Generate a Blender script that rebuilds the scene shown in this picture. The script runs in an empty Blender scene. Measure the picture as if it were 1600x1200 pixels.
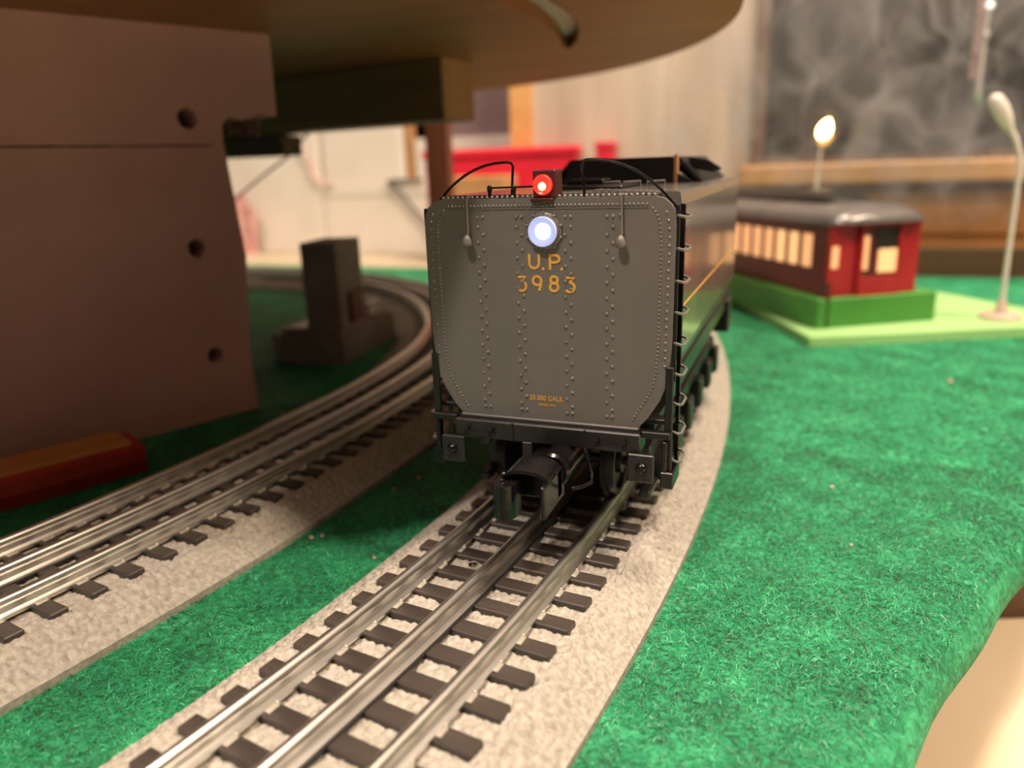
import bpy, math, random
import numpy as np
from mathutils import Matrix, Vector

random.seed(7); rng = np.random.default_rng(11)
SC = bpy.context.scene
COL = SC.collection

# ---------------------------------------------------------------- camera
F_PX = 1182.66
YAW, PITCH, ROLL = 0.37400, 0.27928, -0.03376
CAM = Vector((0.06273, -0.18505, 0.11355))
def cam_basis():
    cy, sy = math.cos(YAW), math.sin(YAW); cp, sp = math.cos(PITCH), math.sin(PITCH)
    f = Vector((-sy*cp, cy*cp, -sp)); rt = Vector((cy, sy, 0)); up = rt.cross(f)
    cr, sr = math.cos(ROLL), math.sin(ROLL)
    return cr*rt + sr*up, -sr*rt + cr*up, f
_r, _u, _f = cam_basis()
cam = bpy.data.cameras.new('camera'); cam_o = bpy.data.objects.new('camera', cam); COL.objects.link(cam_o)
cam_o.matrix_world = Matrix(((_r.x, _u.x, -_f.x, CAM.x), (_r.y, _u.y, -_f.y, CAM.y), (_r.z, _u.z, -_f.z, CAM.z), (0, 0, 0, 1)))
cam.sensor_fit = 'HORIZONTAL'; cam.sensor_width = 36.0; cam.lens = F_PX / 1600 * 36.0
cam.clip_start = 0.005; cam.clip_end = 20
cam.dof.use_dof = True; cam.dof.focus_distance = 0.190; cam.dof.aperture_fstop = 8.6
SC.camera = cam_o

# ---------------------------------------------------------------- world, lights, exposure
W = bpy.data.worlds.new('room_ambience'); SC.world = W; W.use_nodes = True
W.node_tree.nodes['Background'].inputs[0].default_value = (1.0, 0.80, 0.64, 1)
W.node_tree.nodes['Background'].inputs[1].default_value = 0.13

def point_light(name, loc, power, radius, color):
    l = bpy.data.lights.new(name, 'POINT'); l.energy = power; l.shadow_soft_size = radius; l.color = color
    o = bpy.data.objects.new(name, l); COL.objects.link(o); o.location = loc; return o
def area_light(name, loc, target, power, size, color):
    l = bpy.data.lights.new(name, 'AREA'); l.energy = power; l.size = size; l.shape = 'DISK'; l.color = color
    o = bpy.data.objects.new(name, l); COL.objects.link(o); o.location = loc
    o.rotation_euler = (Vector(target) - Vector(loc)).to_track_quat('-Z', 'Y').to_euler(); return o
WARM = (1.0, 0.835, 0.69)
point_light('ceiling_bulb', (-0.25, -1.12, 1.82), 112, 0.055, WARM)
area_light('ceiling_lamp_right', (1.25, 0.05, 1.7), (0.1, 0.3, 0.0), 42, 0.35, (1.0, 0.78, 0.56))
area_light('ceiling_lamp_back', (0.35, 0.28, 1.70), (0.05, 0.78, 0.15), 32, 0.30, (1.0, 0.80, 0.62))

SC.view_settings.view_transform = 'Standard'; SC.view_settings.look = 'None'
SC.view_settings.gamma = 1.0; SC.view_settings.exposure = 0.0; SC.view_settings.use_curve_mapping = False
SC.cycles.use_denoising = True; SC.cycles.use_adaptive_sampling = True; SC.cycles.adaptive_threshold = 0.035
SC.cycles.max_bounces = 5; SC.cycles.diffuse_bounces = 3; SC.cycles.glossy_bounces = 3; SC.cycles.volume_bounces = 0

# ---------------------------------------------------------------- materials
def new_mat(name):
    m = bpy.data.materials.new(name); m.use_nodes = True
    return m, m.node_tree, m.node_tree.nodes['Principled BSDF']
def setp(b, **k):
    for key, val in k.items():
        key = {'spec': 'Specular IOR Level', 'base': 'Base Color', 'rough': 'Roughness', 'metal': 'Metallic', 'emit': 'Emission Color', 'es': 'Emission Strength', 'coat': 'Coat Weight', 'coat_rough': 'Coat Roughness', 'trans': 'Transmission Weight', 'sheen': 'Sheen Weight', 'alpha': 'Alpha', 'ior': 'IOR'}[key]
        if isinstance(val, tuple) and len(val) == 3: val = val + (1,)
        b.inputs[key].default_value = val
def noise_mat(name, c1, c2, scale=50, rough=0.5, metal=0.0, bump=0.0, bscale=None, dist=0.0002, spec=0.5, detail=4, stretch=None, coat=0.0, coord='Object', lo=0.35, hi=0.65, rough2=None):
    m, t, b = new_mat(name); N = t.nodes; L = t.links
    tc = N.new('ShaderNodeTexCoord'); mp = N.new('ShaderNodeMapping'); L.new(tc.outputs[coord], mp.inputs[0])
    if stretch: mp.inputs['Scale'].default_value = stretch
    n = N.new('ShaderNodeTexNoise'); n.inputs['Scale'].default_value = scale; n.inputs['Detail'].default_value = detail
    L.new(mp.outputs[0], n.inputs['Vector'])
    r = N.new('ShaderNodeValToRGB'); r.color_ramp.elements[0].color = c1 + (1,); r.color_ramp.elements[1].color = c2 + (1,)
    r.color_ramp.elements[0].position = lo; r.color_ramp.elements[1].position = hi
    L.new(n.outputs['Fac'], r.inputs[0]); L.new(r.outputs[0], b.inputs['Base Color'])
    setp(b, rough=rough, metal=metal, spec=spec, coat=coat)
    if rough2 is not None:
        mr = N.new('ShaderNodeMapRange'); mr.inputs['To Min'].default_value = rough; mr.inputs['To Max'].default_value = rough2
        L.new(n.outputs['Fac'], mr.inputs[0]); L.new(mr.outputs[0], b.inputs['Roughness'])
    if bump:
        n2 = N.new('ShaderNodeTexNoise'); n2.inputs['Scale'].default_value = bscale or scale*3; n2.inputs['Detail'].default_value = 3
        L.new(mp.outputs[0], n2.inputs['Vector'])
        bp = N.new('ShaderNodeBump'); bp.inputs['Strength'].default_value = bump; bp.inputs['Distance'].default_value = dist
        L.new(n2.outputs['Fac'], bp.inputs['Height']); L.new(bp.outputs[0], b.inputs['Normal'])
    return m
def wood_mat(name, c1, c2, axis=0, ring=90, rough=0.55):
    m, t, b = new_mat(name); N = t.nodes; L = t.links
    tc = N.new('ShaderNodeTexCoord'); mp = N.new('ShaderNodeMapping'); s = [ring, ring, ring]; s[axis] = ring*0.07
    mp.inputs['Scale'].default_value = s; L.new(tc.outputs['Object'], mp.inputs[0])
    n = N.new('ShaderNodeTexNoise'); n.inputs['Scale'].default_value = 1.0; n.inputs['Detail'].default_value = 6; n.inputs['Distortion'].default_value = 1.2
    L.new(mp.outputs[0], n.inputs['Vector'])
    r = N.new('ShaderNodeValToRGB'); r.color_ramp.elements[0].color = c1 + (1,); r.color_ramp.elements[1].color = c2 + (1,)
    r.color_ramp.elements[0].position = 0.3; r.color_ramp.elements[1].position = 0.7
    L.new(n.outputs['Fac'], r.inputs[0]); L.new(r.outputs[0], b.inputs['Base Color']); setp(b, rough=rough)
    bp = N.new('ShaderNodeBump'); bp.inputs['Strength'].default_value = 0.3; bp.inputs['Distance'].default_value = 0.0003
    L.new(n.outputs['Fac'], bp.inputs['Height']); L.new(bp.outputs[0], b.inputs['Normal'])
    return m
def glow_mat(name, color, strength, base=(0.8, 0.8, 0.8)):
    m, t, b = new_mat(name); setp(b, base=base, emit=color, es=strength, rough=0.3); return m

def fiber_mat():
    m, t, b = new_mat('green_carpet_fibre'); N = t.nodes; L = t.links
    a = N.new('ShaderNodeAttribute'); a.attribute_name = 'shade'
    r = N.new('ShaderNodeValToRGB'); e = r.color_ramp.elements
    e[0].position = 0.0; e[0].color = (0.022, 0.045, 0.022, 1); e[1].position = 1.0; e[1].color = (0.10, 0.62, 0.30, 1)
    k = e.new(0.5); k.color = (0.018, 0.26, 0.11, 1)
    k = e.new(0.93); k.color = (0.040, 0.40, 0.18, 1)
    L.new(a.outputs['Fac'], r.inputs[0]); L.new(r.outputs[0], b.inputs['Base Color']); setp(b, rough=0.40, spec=0.5)
    return m
def carpet_mat():
    m, t, b = new_mat('green_carpet'); N = t.nodes; L = t.links
    tc = N.new('ShaderNodeTexCoord')
    n1 = N.new('ShaderNodeTexNoise'); n1.inputs['Scale'].default_value = 420; n1.inputs['Detail'].default_value = 5; n1.inputs['Distortion'].default_value = 0.8
    n2 = N.new('ShaderNodeTexNoise'); n2.inputs['Scale'].default_value = 45; n2.inputs['Detail'].default_value = 4
    for n in (n1, n2): L.new(tc.outputs['Object'], n.inputs['Vector'])
    mx = N.new('ShaderNodeMath'); mx.operation = 'MULTIPLY_ADD'; mx.inputs[1].default_value = 0.45; L.new(n2.outputs['Fac'], mx.inputs[0]); 
    h = N.new('ShaderNodeMath'); h.operation = 'MULTIPLY'; h.inputs[1].default_value = 0.55; L.new(n1.outputs['Fac'], h.inputs[0]); L.new(h.outputs[0], mx.inputs[2])
    r = N.new('ShaderNodeValToRGB'); e = r.color_ramp.elements
    e[0].position = 0.36; e[0].color = (0.012, 0.11, 0.055, 1); e[1].position = 0.64; e[1].color = (0.055, 0.40, 0.19, 1)
    k = e.new(0.5); k.color = (0.022, 0.24, 0.105, 1)
    L.new(mx.outputs[0], r.inputs[0]); L.new(r.outputs[0], b.inputs['Base Color']); setp(b, rough=0.75, spec=0.25)
    bp = N.new('ShaderNodeBump'); bp.inputs['Strength'].default_value = 0.9; bp.inputs['Distance'].default_value = 0.0012
    L.new(n1.outputs['Fac'], bp.inputs['Height']); L.new(bp.outputs[0], b.inputs['Normal'])
    return m

M = {}
M['carpet'] = carpet_mat(); M['fibre'] = fiber_mat()
M['ballast'] = noise_mat('grey_moulded_ballast', (0.295, 0.272, 0.24), (0.43, 0.40, 0.358), scale=700, rough=0.62, bump=0.5, bscale=1800, dist=0.0003, spec=0.35)
M['tie'] = noise_mat('dark_brown_plastic_tie', (0.030, 0.024, 0.021), (0.060, 0.048, 0.042), scale=260, rough=0.42, bump=0.35, bscale=900, dist=0.0002, stretch=(0.25, 1, 1))
M['rail'] = noise_mat('nickel_rail', (0.66, 0.645, 0.62), (0.72, 0.705, 0.68), scale=60, rough=0.30, rough2=0.36, metal=1.0)
M['clip'] = noise_mat('pale_rail_clip', (0.42, 0.40, 0.35), (0.55, 0.52, 0.46), scale=200, rough=0.4, metal=0.4)
M['black'] = noise_mat('black_plastic', (0.004, 0.004, 0.005), (0.009, 0.008, 0.008), scale=150, rough=0.42, bump=0.1, bscale=800, dist=0.0001)
M['blackgloss'] = noise_mat('black_gloss_casting', (0.004, 0.004, 0.005), (0.009, 0.008, 0.008), scale=300, rough=0.16, rough2=0.24, bump=0.25, bscale=700, dist=0.0002, spec=0.4)
M['sillblack'] = noise_mat('satin_black_paint', (0.011, 0.010, 0.011), (0.018, 0.016, 0.017), scale=200, rough=0.33, bump=0.12, bscale=900, dist=0.0001)
M['grey'] = noise_mat('grey_tender_paint', (0.142, 0.134, 0.130), (0.155, 0.146, 0.141), scale=60, rough=0.36, bump=0.05, bscale=1500, dist=0.0001, spec=0.5)
M['greyside'] = noise_mat('glossy_grey_tender_side', (0.145, 0.138, 0.128), (0.165, 0.155, 0.145), scale=60, rough=0.16, rough2=0.22, bump=0.10, bscale=900, dist=0.0001, spec=0.75, coat=0.4)
M['rivet'] = noise_mat('grey_rivet_paint', (0.17, 0.16, 0.155), (0.19, 0.18, 0.173), scale=60, rough=0.22, spec=0.7)
M['coal'] = noise_mat('black_coal', (0.004, 0.004, 0.005), (0.014, 0.013, 0.013), scale=220, rough=0.5, bump=1.0, bscale=500, dist=0.002)
M['gold'] = noise_mat('gold_lettering_paint', (0.64, 0.33, 0.06), (0.76, 0.42, 0.085), scale=200, rough=0.45)
M['wheel'] = noise_mat('blackened_wheel_steel', (0.03, 0.028, 0.027), (0.06, 0.057, 0.054), scale=120, rough=0.4, metal=0.7)
M['redhouse'] = noise_mat('dark_red_lamp_housing', (0.045, 0.008, 0.008), (0.075, 0.014, 0.012), scale=200, rough=0.4)
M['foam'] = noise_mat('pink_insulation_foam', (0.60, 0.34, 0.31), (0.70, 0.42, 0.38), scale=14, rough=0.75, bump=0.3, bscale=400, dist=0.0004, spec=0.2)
M['foamdark'] = noise_mat('darkened_pink_foam', (0.12, 0.065, 0.06), (0.26, 0.16, 0.145), scale=160, rough=0.9, bump=1.0, bscale=500, dist=0.002, spec=0.1)  # foam pink darkened to put recess shade into holes and score line
M['ply'] = wood_mat('plywood_underside', (0.27, 0.105, 0.040), (0.36, 0.155, 0.062), axis=0, ring=30)
M['beam'] = wood_mat('shade_darkened_pine', (0.17, 0.075, 0.030), (0.25, 0.115, 0.048), axis=0, ring=70)  # beam sides darkened in the colour for the shade under the deck
M['endgrain'] = wood_mat('pine_end_grain', (0.42, 0.225, 0.09), (0.52, 0.30, 0.14), axis=2, ring=60)
M['post'] = wood_mat('stained_post', (0.10, 0.030, 0.012), (0.17, 0.055, 0.022), axis=2, ring=80)
M['red'] = noise_mat('red_box_plastic', (0.62, 0.010, 0.035), (0.72, 0.018, 0.05), scale=20, rough=0.45)
M['white'] = noise_mat('white_carton', (0.66, 0.60, 0.54), (0.72, 0.66, 0.60), scale=12, rough=0.7, bump=0.1, bscale=60, dist=0.0005)
M['cream'] = wood_mat('pale_panelling', (0.40, 0.315, 0.25), (0.60, 0.49, 0.40), axis=2, ring=24, rough=0.6)
M['kraft'] = noise_mat('kraft_cardboard', (0.42, 0.20, 0.075), (0.50, 0.26, 0.11), scale=30, rough=0.8)
M['purple'] = noise_mat('mauve_grey_panel', (0.19, 0.13, 0.14), (0.25, 0.175, 0.18), scale=9, rough=0.7)
M['sillwood'] = wood_mat('honey_pine_sill', (0.58, 0.30, 0.11), (0.74, 0.42, 0.17), axis=0, ring=40, rough=0.35)
M['panelwood'] = wood_mat('honey_pine_panel', (0.56, 0.25, 0.075), (0.70, 0.34, 0.115), axis=0, ring=32, rough=0.4)
M['darkwood'] = wood_mat('dark_brown_board', (0.085, 0.040, 0.018), (0.13, 0.065, 0.03), axis=0, ring=30, rough=0.6)
M['glassdark'] = noise_mat('night_window_glass', (0.006, 0.006, 0.006), (0.018, 0.016, 0.014), scale=9, rough=0.12, spec=0.5)
M['lightgreen'] = noise_mat('pale_green_board', (0.28, 0.52, 0.20), (0.33, 0.58, 0.24), scale=12, rough=0.55, bump=0.1, bscale=200, dist=0.0002)
M['blockgreen'] = noise_mat('leaf_green_block', (0.045, 0.20, 0.028), (0.065, 0.25, 0.04), scale=20, rough=0.5)
M['carred'] = noise_mat('glossy_red_car', (0.33, 0.010, 0.016), (0.40, 0.016, 0.02), scale=30, rough=0.3, spec=0.5)
M['maroon'] = noise_mat('maroon_car_side', (0.085, 0.008, 0.010), (0.115, 0.012, 0.014), scale=30, rough=0.35)
M['roofgrey'] = noise_mat('satin_grey_roof', (0.085, 0.08, 0.08), (0.12, 0.112, 0.11), scale=30, rough=0.28, spec=0.7)
M['lampwhite'] = noise_mat('off_white_lamp_plastic', (0.58, 0.55, 0.52), (0.66, 0.63, 0.60), scale=60, rough=0.4)
M['lampbase'] = noise_mat('dusty_pink_lamp_foot', (0.50, 0.36, 0.31), (0.56, 0.42, 0.36), scale=60, rough=0.5)
M['greyblock'] = noise_mat('grey_moulded_plastic', (0.20, 0.165, 0.145), (0.27, 0.225, 0.20), scale=40, rough=0.6, bump=0.2, bscale=300, dist=0.0003)
M['darkred'] = noise_mat('dark_red_panel', (0.10, 0.006, 0.008), (0.14, 0.010, 0.012), scale=40, rough=0.5)
M['redpaint'] = noise_mat('red_painted_wood', (0.30, 0.018, 0.008), (0.40, 0.030, 0.012), scale=60, rough=0.45)
M['orangewood'] = wood_mat('orange_bare_wood', (0.50, 0.19, 0.04), (0.62, 0.27, 0.07), axis=0, ring=60)
M['floor'] = noise_mat('beige_floor', (0.74, 0.58, 0.41), (0.82, 0.67, 0.50), scale=6, rough=0.7)
M['ceilwhite'] = noise_mat('white_ceiling', (0.52, 0.48, 0.44), (0.58, 0.54, 0.50), scale=3, rough=0.8)
M['crumb'] = noise_mat('pale_crumb', (0.42, 0.27, 0.22), (0.55, 0.40, 0.33), scale=300, rough=0.8)
M['drop'], _t, _b = new_mat('clear_drop'); setp(_b, base=(0.95, 0.95, 0.95), rough=0.03, trans=1.0, ior=1.33)
M['wire'] = noise_mat('grey_wire', (0.10, 0.095, 0.085), (0.15, 0.14, 0.125), scale=60, rough=0.5)
M['pinkscrap'] = noise_mat('pink_foam_scrap', (0.60, 0.27, 0.26), (0.74, 0.42, 0.40), scale=120, rough=0.8)
M['beige'] = noise_mat('bare_beige_shelf', (0.46, 0.39, 0.27), (0.54, 0.46, 0.34), scale=20, rough=0.7)
M['ledwhite'] = glow_mat('white_led', (0.80, 0.88, 1.0), 7.0)
M['ledrim'] = glow_mat('blue_white_lens_rim', (0.40, 0.50, 1.0), 0.62, base=(0.35, 0.4, 0.55))
M['redglow'] = glow_mat('red_lens', (1.0, 0.02, 0.015), 1.5, base=(0.6, 0.02, 0.02))
M['redhot'] = glow_mat('red_lamp_filament', (1.0, 0.20, 0.04), 16.0)
M['window_lit'] = glow_mat('lit_car_window', (1.0, 0.44, 0.19), 0.85, base=(0.5, 0.3, 0.15))
M['window_lit2'] = glow_mat('bright_lit_car_window', (1.0, 0.50, 0.21), 1.05, base=(0.5, 0.3, 0.15))
M['bulb'] = glow_mat('street_lamp_bulb', (1.0, 0.62, 0.22), 22.0)
M['bulbshade'] = glow_mat('glowing_amber_shade', (1.0, 0.42, 0.12), 1.1, base=(0.8, 0.5, 0.2))
M['bulborange'] = glow_mat('orange_lamp_bulb', (1.0, 0.35, 0.10), 1.3)
M['bead'] = glow_mat('glowing_hanging_bead', (1.0, 0.95, 0.85), 2.2)  # bead surface gives off its own white glow
M['beadgreen'] = noise_mat('green_bead', (0.02, 0.22, 0.06), (0.03, 0.30, 0.09), scale=90, rough=0.25)
M['pinkglass'] = noise_mat('mauve_glass_strip', (0.22, 0.14, 0.15), (0.32, 0.22, 0.22), scale=40, rough=0.25)

# ---------------------------------------------------------------- geometry helpers
class G:
    """collects vertices and faces for ONE mesh"""
    def __init__(s): s.v = []; s.f = []
    def add(s, vs, fs):
        o = len(s.v); s.v += [tuple(p) for p in vs]; s.f += [tuple(i + o for i in q) for q in fs]; return s
    def box(s, x0, x1, y0, y1, z0, z1, bev=0.0):
        if bev <= 0:
            return s.add([(x0,y0,z0),(x1,y0,z0),(x1,y1,z0),(x0,y1,z0),(x0,y0,z1),(x1,y0,z1),(x1,y1,z1),(x0,y1,z1)],
                         [(0,3,2,1),(4,5,6,7),(0,1,5,4),(1,2,6,5),(2,3,7,6),(3,0,4,7)])
        b = bev; vs = []; idx = {}
        X = (x0, x1); Y = (y0, y1); Z = (z0, z1)
        for i in (0, 1):
            for j in (0, 1):
                for k in (0, 1):
                    sx, sy, sz = (b if i == 0 else -b), (b if j == 0 else -b), (b if k == 0 else -b)
                    idx[i,j,k] = len(vs)
                    vs += [(X[i], Y[j]+sy, Z[k]+sz), (X[i]+sx, Y[j], Z[k]+sz), (X[i]+sx, Y[j]+sy, Z[k])]
        fs = []
        def q(a, bb, c, d): fs.append((a, bb, c, d))
        I = idx
        for i in (0,1):
            r = [I[i,0,0], I[i,1,0], I[i,1,1], I[i,0,1]]; fs.append(tuple(r if i == 1 else r[::-1]))
        for j in (0,1):
            r = [I[0,j,0]+1, I[1,j,0]+1, I[1,j,1]+1, I[0,j,1]+1]; fs.append(tuple(r if j == 0 else r[::-1]))
        for k in (0,1):
            r = [I[0,0,k]+2, I[1,0,k]+2, I[1,1,k]+2, I[0,1,k]+2]; fs.append(tuple(r if k == 1 else r[::-1]))
        for i in (0,1):
            for j in (0,1): r = [I[i,j,0], I[i,j,1], I[i,j,1]+1, I[i,j,0]+1]; fs.append(tuple(r if (i ^ j) else r[::-1]))
            for k in (0,1): r = [I[i,0,k], I[i,1,k], I[i,1,k]+2, I[i,0,k]+2]; fs.append(tuple(r[::-1] if (i ^ k) else r))
        for j in (0,1):
            for k in (0,1): r = [I[0,j,k]+1, I[1,j,k]+1, I[1,j,k]+2, I[0,j,k]+2]; fs.append(tuple(r if (j ^ k) else r[::-1]))
        for kk, a in I.items():
            r = (a, a+1, a+2); fs.append(r if sum(kk) % 2 == 0 else r[::-1])
        return s.add(vs, fs)
    def prism(s, poly, z0, z1):
        n = len(poly)
        ar = sum(poly[i][0]*poly[(i+1)%n][1] - poly[(i+1)%n][0]*poly[i][1] for i in range(n))
        if ar < 0: poly = poly[::-1]
        vs = [(p[0], p[1], z0) for p in poly] + [(p[0], p[1], z1) for p in poly]
        return s.add(vs, [tuple(range(n))[::-1], tuple(range(n, 2*n))] + [(i, (i+1)%n, n+(i+1)%n, n+i) for i in range(n)])
    def extr_y(s, poly, y0, y1):
        """poly of (x,z), extruded along y"""
        n = len(poly)
        ar = sum(poly[i][0]*poly[(i+1)%n][1] - poly[(i+1)%n][0]*poly[i][1] for i in range(n))
        if ar < 0: poly = poly[::-1]
        vs = [(p[0], y0, p[1]) for p in poly] + [(p[0], y1, p[1]) for p in poly]
        return s.add(vs, [tuple(range(n)), tuple(range(n, 2*n))[::-1]] + [(n+i, n+(i+1)%n, (i+1)%n, i) for i in range(n)])
    def extr_x(s, poly, x0, x1):
        """poly of (y,z), extruded along x"""
        n = len(poly)
        ar = sum(poly[i][0]*poly[(i+1)%n][1] - poly[(i+1)%n][0]*poly[i][1] for i in range(n))
        if ar < 0: poly = poly[::-1]
        vs = [(x0, p[0], p[1]) for p in poly] + [(x1, p[0], p[1]) for p in poly]
        return s.add(vs, [tuple(range(n))[::-1], tuple(range(n, 2*n))] + [(i, (i+1)%n, n+(i+1)%n, n+i) for i in range(n)])
    def tube(s, path, r, n=10, closed=False):
        P = [Vector(p) for p in path]; m = len(P); rs = r if isinstance(r, (list, tuple)) else [r]*m
        t0 = (P[1]-P[0]).normalized(); a = Vector((0,0,1)) if abs(t0.z) < 0.9 else Vector((1,0,0))
        nrm = (a - t0*a.dot(t0)).normalized(); vs = []
        for i in range(m):
            if closed: t = (P[(i+1)%m]-P[i-1]).normalized()
            else: t = (P[min(i+1,m-1)]-P[max(i-1,0)]).normalized()
            nrm = (nrm - t*nrm.dot(t)).normalized(); b = t.cross(nrm)
            for k in range(n):
                an = 2*math.pi*k/n; vs.append(P[i] + (nrm*math.cos(an)+b*math.sin(an))*rs[i])
        fs = []
        for i in range(m if closed else m-1):
            j = (i+1) % m
            for k in range(n): fs.append((i*n+k, i*n+(k+1)%n, j*n+(k+1)%n, j*n+k))
        if not closed: fs += [tuple(range(n))[::-1], tuple(range((m-1)*n, m*n))]
        return s.add(vs, fs)
    def lathe(s, o, axis, prof, n=20):
        """prof: list of (distance along axis, radius)"""
        o = Vector(o); ax = Vector(axis).normalized(); a = Vector((0,0,1)) if abs(ax.z) < 0.9 else Vector((1,0,0))
        e1 = (a - ax*a.dot(ax)).normalized(); e2 = ax.cross(e1); vs = []; m = len(prof)
        for h, r in prof:
            for k in range(n):
                an = 2*math.pi*k/n; vs.append(o + ax*h + (e1*math.cos(an)+e2*math.sin(an))*max(r, 1e-6))
        fs = [(i*n+k, i*n+(k+1)%n, (i+1)*n+(k+1)%n, (i+1)*n+k) for i in range(m-1) for k in range(n)]
        fs += [tuple(range(n))[::-1], tuple(range((m-1)*n, m*n))]
        return s.add(vs, fs)
    def dome(s, o, axis, r, h=None, n=8, rings=3):
        h = r if h is None else h
        return s.lathe(o, axis, [(h*math.sin(i/rings*math.pi/2), r*math.cos(i/rings*math.pi/2)) for i in range(rings)] + [(h, r*0.05)], n)
    def ribbon(s, pts, w, y, th, closed=False):
        """flat stroke in the xz plane"""
        P = [Vector((p[0], p[1])) for p in pts]; m = len(P); Lf = []; Rt = []
        for i in range(m):
            if closed: t = (P[(i+1)%m]-P[i-1]).normalized()
            else: t = (P[min(i+1,m-1)]-P[max(i-1,0)]).normalized()
            nn = Vector((-t.y, t.x))*w/2; Lf.append(P[i]+nn); Rt.append(P[i]-nn)
        vs = [(p.x, y-th, p.y) for p in Lf] + [(p.x, y-th, p.y) for p in Rt] + [(p.x, y, p.y) for p in Lf] + [(p.x, y, p.y) for p in Rt]
        fs = []
        for i in range(m if closed else m-1):
            j = (i+1) % m
            fs += [(i, j, m+j, m+i)[::-1], (i, 2*m+i, 2*m+j, j)[::-1], (m+i, m+j, 3*m+j, 3*m+i)[::-1]]
        if not closed: fs += [(0, m, 3*m, 2*m), (m-1, 3*m-1, 4*m-1, 2*m-1)]
        return s.add(vs, fs)
    def mesh(s, name):
        me = bpy.data.meshes.new(name); me.from_pydata(s.v, [], s.f); me.update(); return me

def put(name, g, mat, parent=None, smooth=False, loc=None, **tags):
    me = g.mesh(name) if isinstance(g, G) else g
    if not me.materials: me.materials.append(M[mat] if isinstance(mat, str) else mat)
    if smooth:
        me.polygons.foreach_set('use_smooth', [True]*len(me.polygons))
        try: me.set_sharp_from_angle(angle=math.radians(40))
        except Exception: pass
    o = bpy.data.objects.new(name, me); COL.objects.link(o)
    if parent: o.parent = parent
    if loc: o.location = loc
    for k, v in tags.items(): o[k] = v
    return o
def thing(name, label, category, loc=(0, 0, 0), rz=0.0, group=None):
    o = bpy.data.objects.new(name, None); COL.objects.link(o); o.empty_display_size = 0.01
    o.location = loc; o.rotation_euler = (0, 0, rz); o['label'] = label; o['category'] = category
    if group: o['group'] = group
    return o
def np_mesh(name, V, Fq):
    """numpy verts (n,3), quads (m,4)"""
    me = bpy.data.meshes.new(name); V = np.ascontiguousarray(V, np.float32); Fq = np.ascontiguousarray(Fq, np.int32)
    me.vertices.add(len(V)); me.vertices.foreach_set('co', V.ravel())
    me.loops.add(Fq.size); me.loops.foreach_set('vertex_index', Fq.ravel())
    me.polygons.add(len(Fq)); me.polygons.foreach_set('loop_start', np.arange(0, Fq.size, Fq.shape[1], dtype=np.int32))
    try: me.polygons.foreach_set('loop_total', np.full(len(Fq), Fq.shape[1], np.int32))
    except Exception: pass
    me.update(calc_edges=True); me.validate(); return me

# ---------------------------------------------------------------- layout constants (metres, table top at z = 0)
C1 = np.array([-1.046, 0.0832]); R1 = 1.0429          # outer track
R2 = 0.925; A_SPLIT = 0.052; R3 = 0.378               # inner track: wide arc, then a tight one
n2 = np.array([math.cos(A_SPLIT), math.sin(A_SPLIT)]); C3 = C1 + (R2 - R3)*n2
HALF = 0.0405; RAIL_TOP = 0.0155; TIE_TOP = 0.0102; BED_TOP = 0.0086; GAUGE = 0.0171
def path_outer(s):
    a = np.asarray(s)/R1; n = np.stack([np.cos(a), np.sin(a)], -1); return C1 + R1*n, n
def path_inner(s):
    s = np.asarray(s, float); a1 = A_SPLIT + s/R2; a2 = A_SPLIT + s/R3; near = (s <= 0)[..., None]
    nA = np.stack([np.cos(a1), np.sin(a1)], -1); nB = np.stack([np.cos(a2), np.sin(a2)], -1)
    return np.where(near, C1 + R2*nA, C3 + R3*nB), np.where(near, nA, nB)
EDGE_P = np.array([0.0973, -0.0173]); EDGE_D = np.array([0.4088, 0.9126]); EDGE_D /= np.linalg.norm(EDGE_D); EDGE_N = np.array([-EDGE_D[1], EDGE_D[0]])
BACK_Y = 0.632

# ---------------------------------------------------------------- structure: floor, back wall, window
put('ceiling', G().box(-3, 4, -3.5, 4, 2.15, 2.2), 'ceilwhite', kind='structure')
fl = put('floor', G().box(-3, 4, -2.5, 4, -0.80, -0.78), 'floor', kind='structure')
# wall behind the table, with an opening for the window
WY = 0.745
wall = put('wall_back', G().box(-0.262, -0.004, WY, WY+0.03, -0.78, 0.9).box(-0.004, 1.2, WY, WY+0.03, -0.78, 0.082).box(-0.004, 1.2, WY, WY+0.03, 0.62, 0.9), 'cream', kind='structure')
put('wall_far', G().box(-2.6, -0.262, 1.10, 1.13, -0.78, 1.2), 'cream', kind='structure')
win = put('window_1', G().box(-0.004, 0.010, WY-0.006, WY+0.02, 0.100, 0.62).box(0.62, 0.65, WY-0.006, WY+0.02, 0.100, 0.62), 'darkwood', kind='structure')
put('pane', G().box(0.010, 0.62, WY+0.006, WY+0.010, 0.104, 0.62), 'glassdark', win)
put('stop_bead', G().box(0.010, 0.62, WY-0.004, WY+0.006, 0.104, 0.114), 'darkwood', win)
sill = put('trim_1', G().box(-0.012, 0.9, 0.708, WY, 0.0845, 0.1065, bev=0.003), 'sillwood', kind='structure')
put('apron', G().box(-0.010, 0.9, 0.728, WY, 0.076, 0.084), 'darkwood', sill)
pan = put('wall_panelling', G().box(-0.012, 0.9, 0.738, WY, 0.0, 0.080), 'panelwood', kind='structure')
for x in (0.102, 0.33, 0.56): put('stile', G().box(x, x+0.014, 0.732, 0.738, 0.0, 0.078), 'darkwood', pan)
for x0, x1 in ((-0.010, 0.098), (0.120, 0.326), (0.348, 0.556)): put('panel', G().box(x0, x1, 0.734, 0.738, 0.030, 0.074, bev=0.001), 'panelwood', pan)
put('trim_2', G().box(-0.012, 0.9, 0.640, 0.652, -0.05, 0.0262, bev=0.001), 'darkwood', kind='structure')
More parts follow.
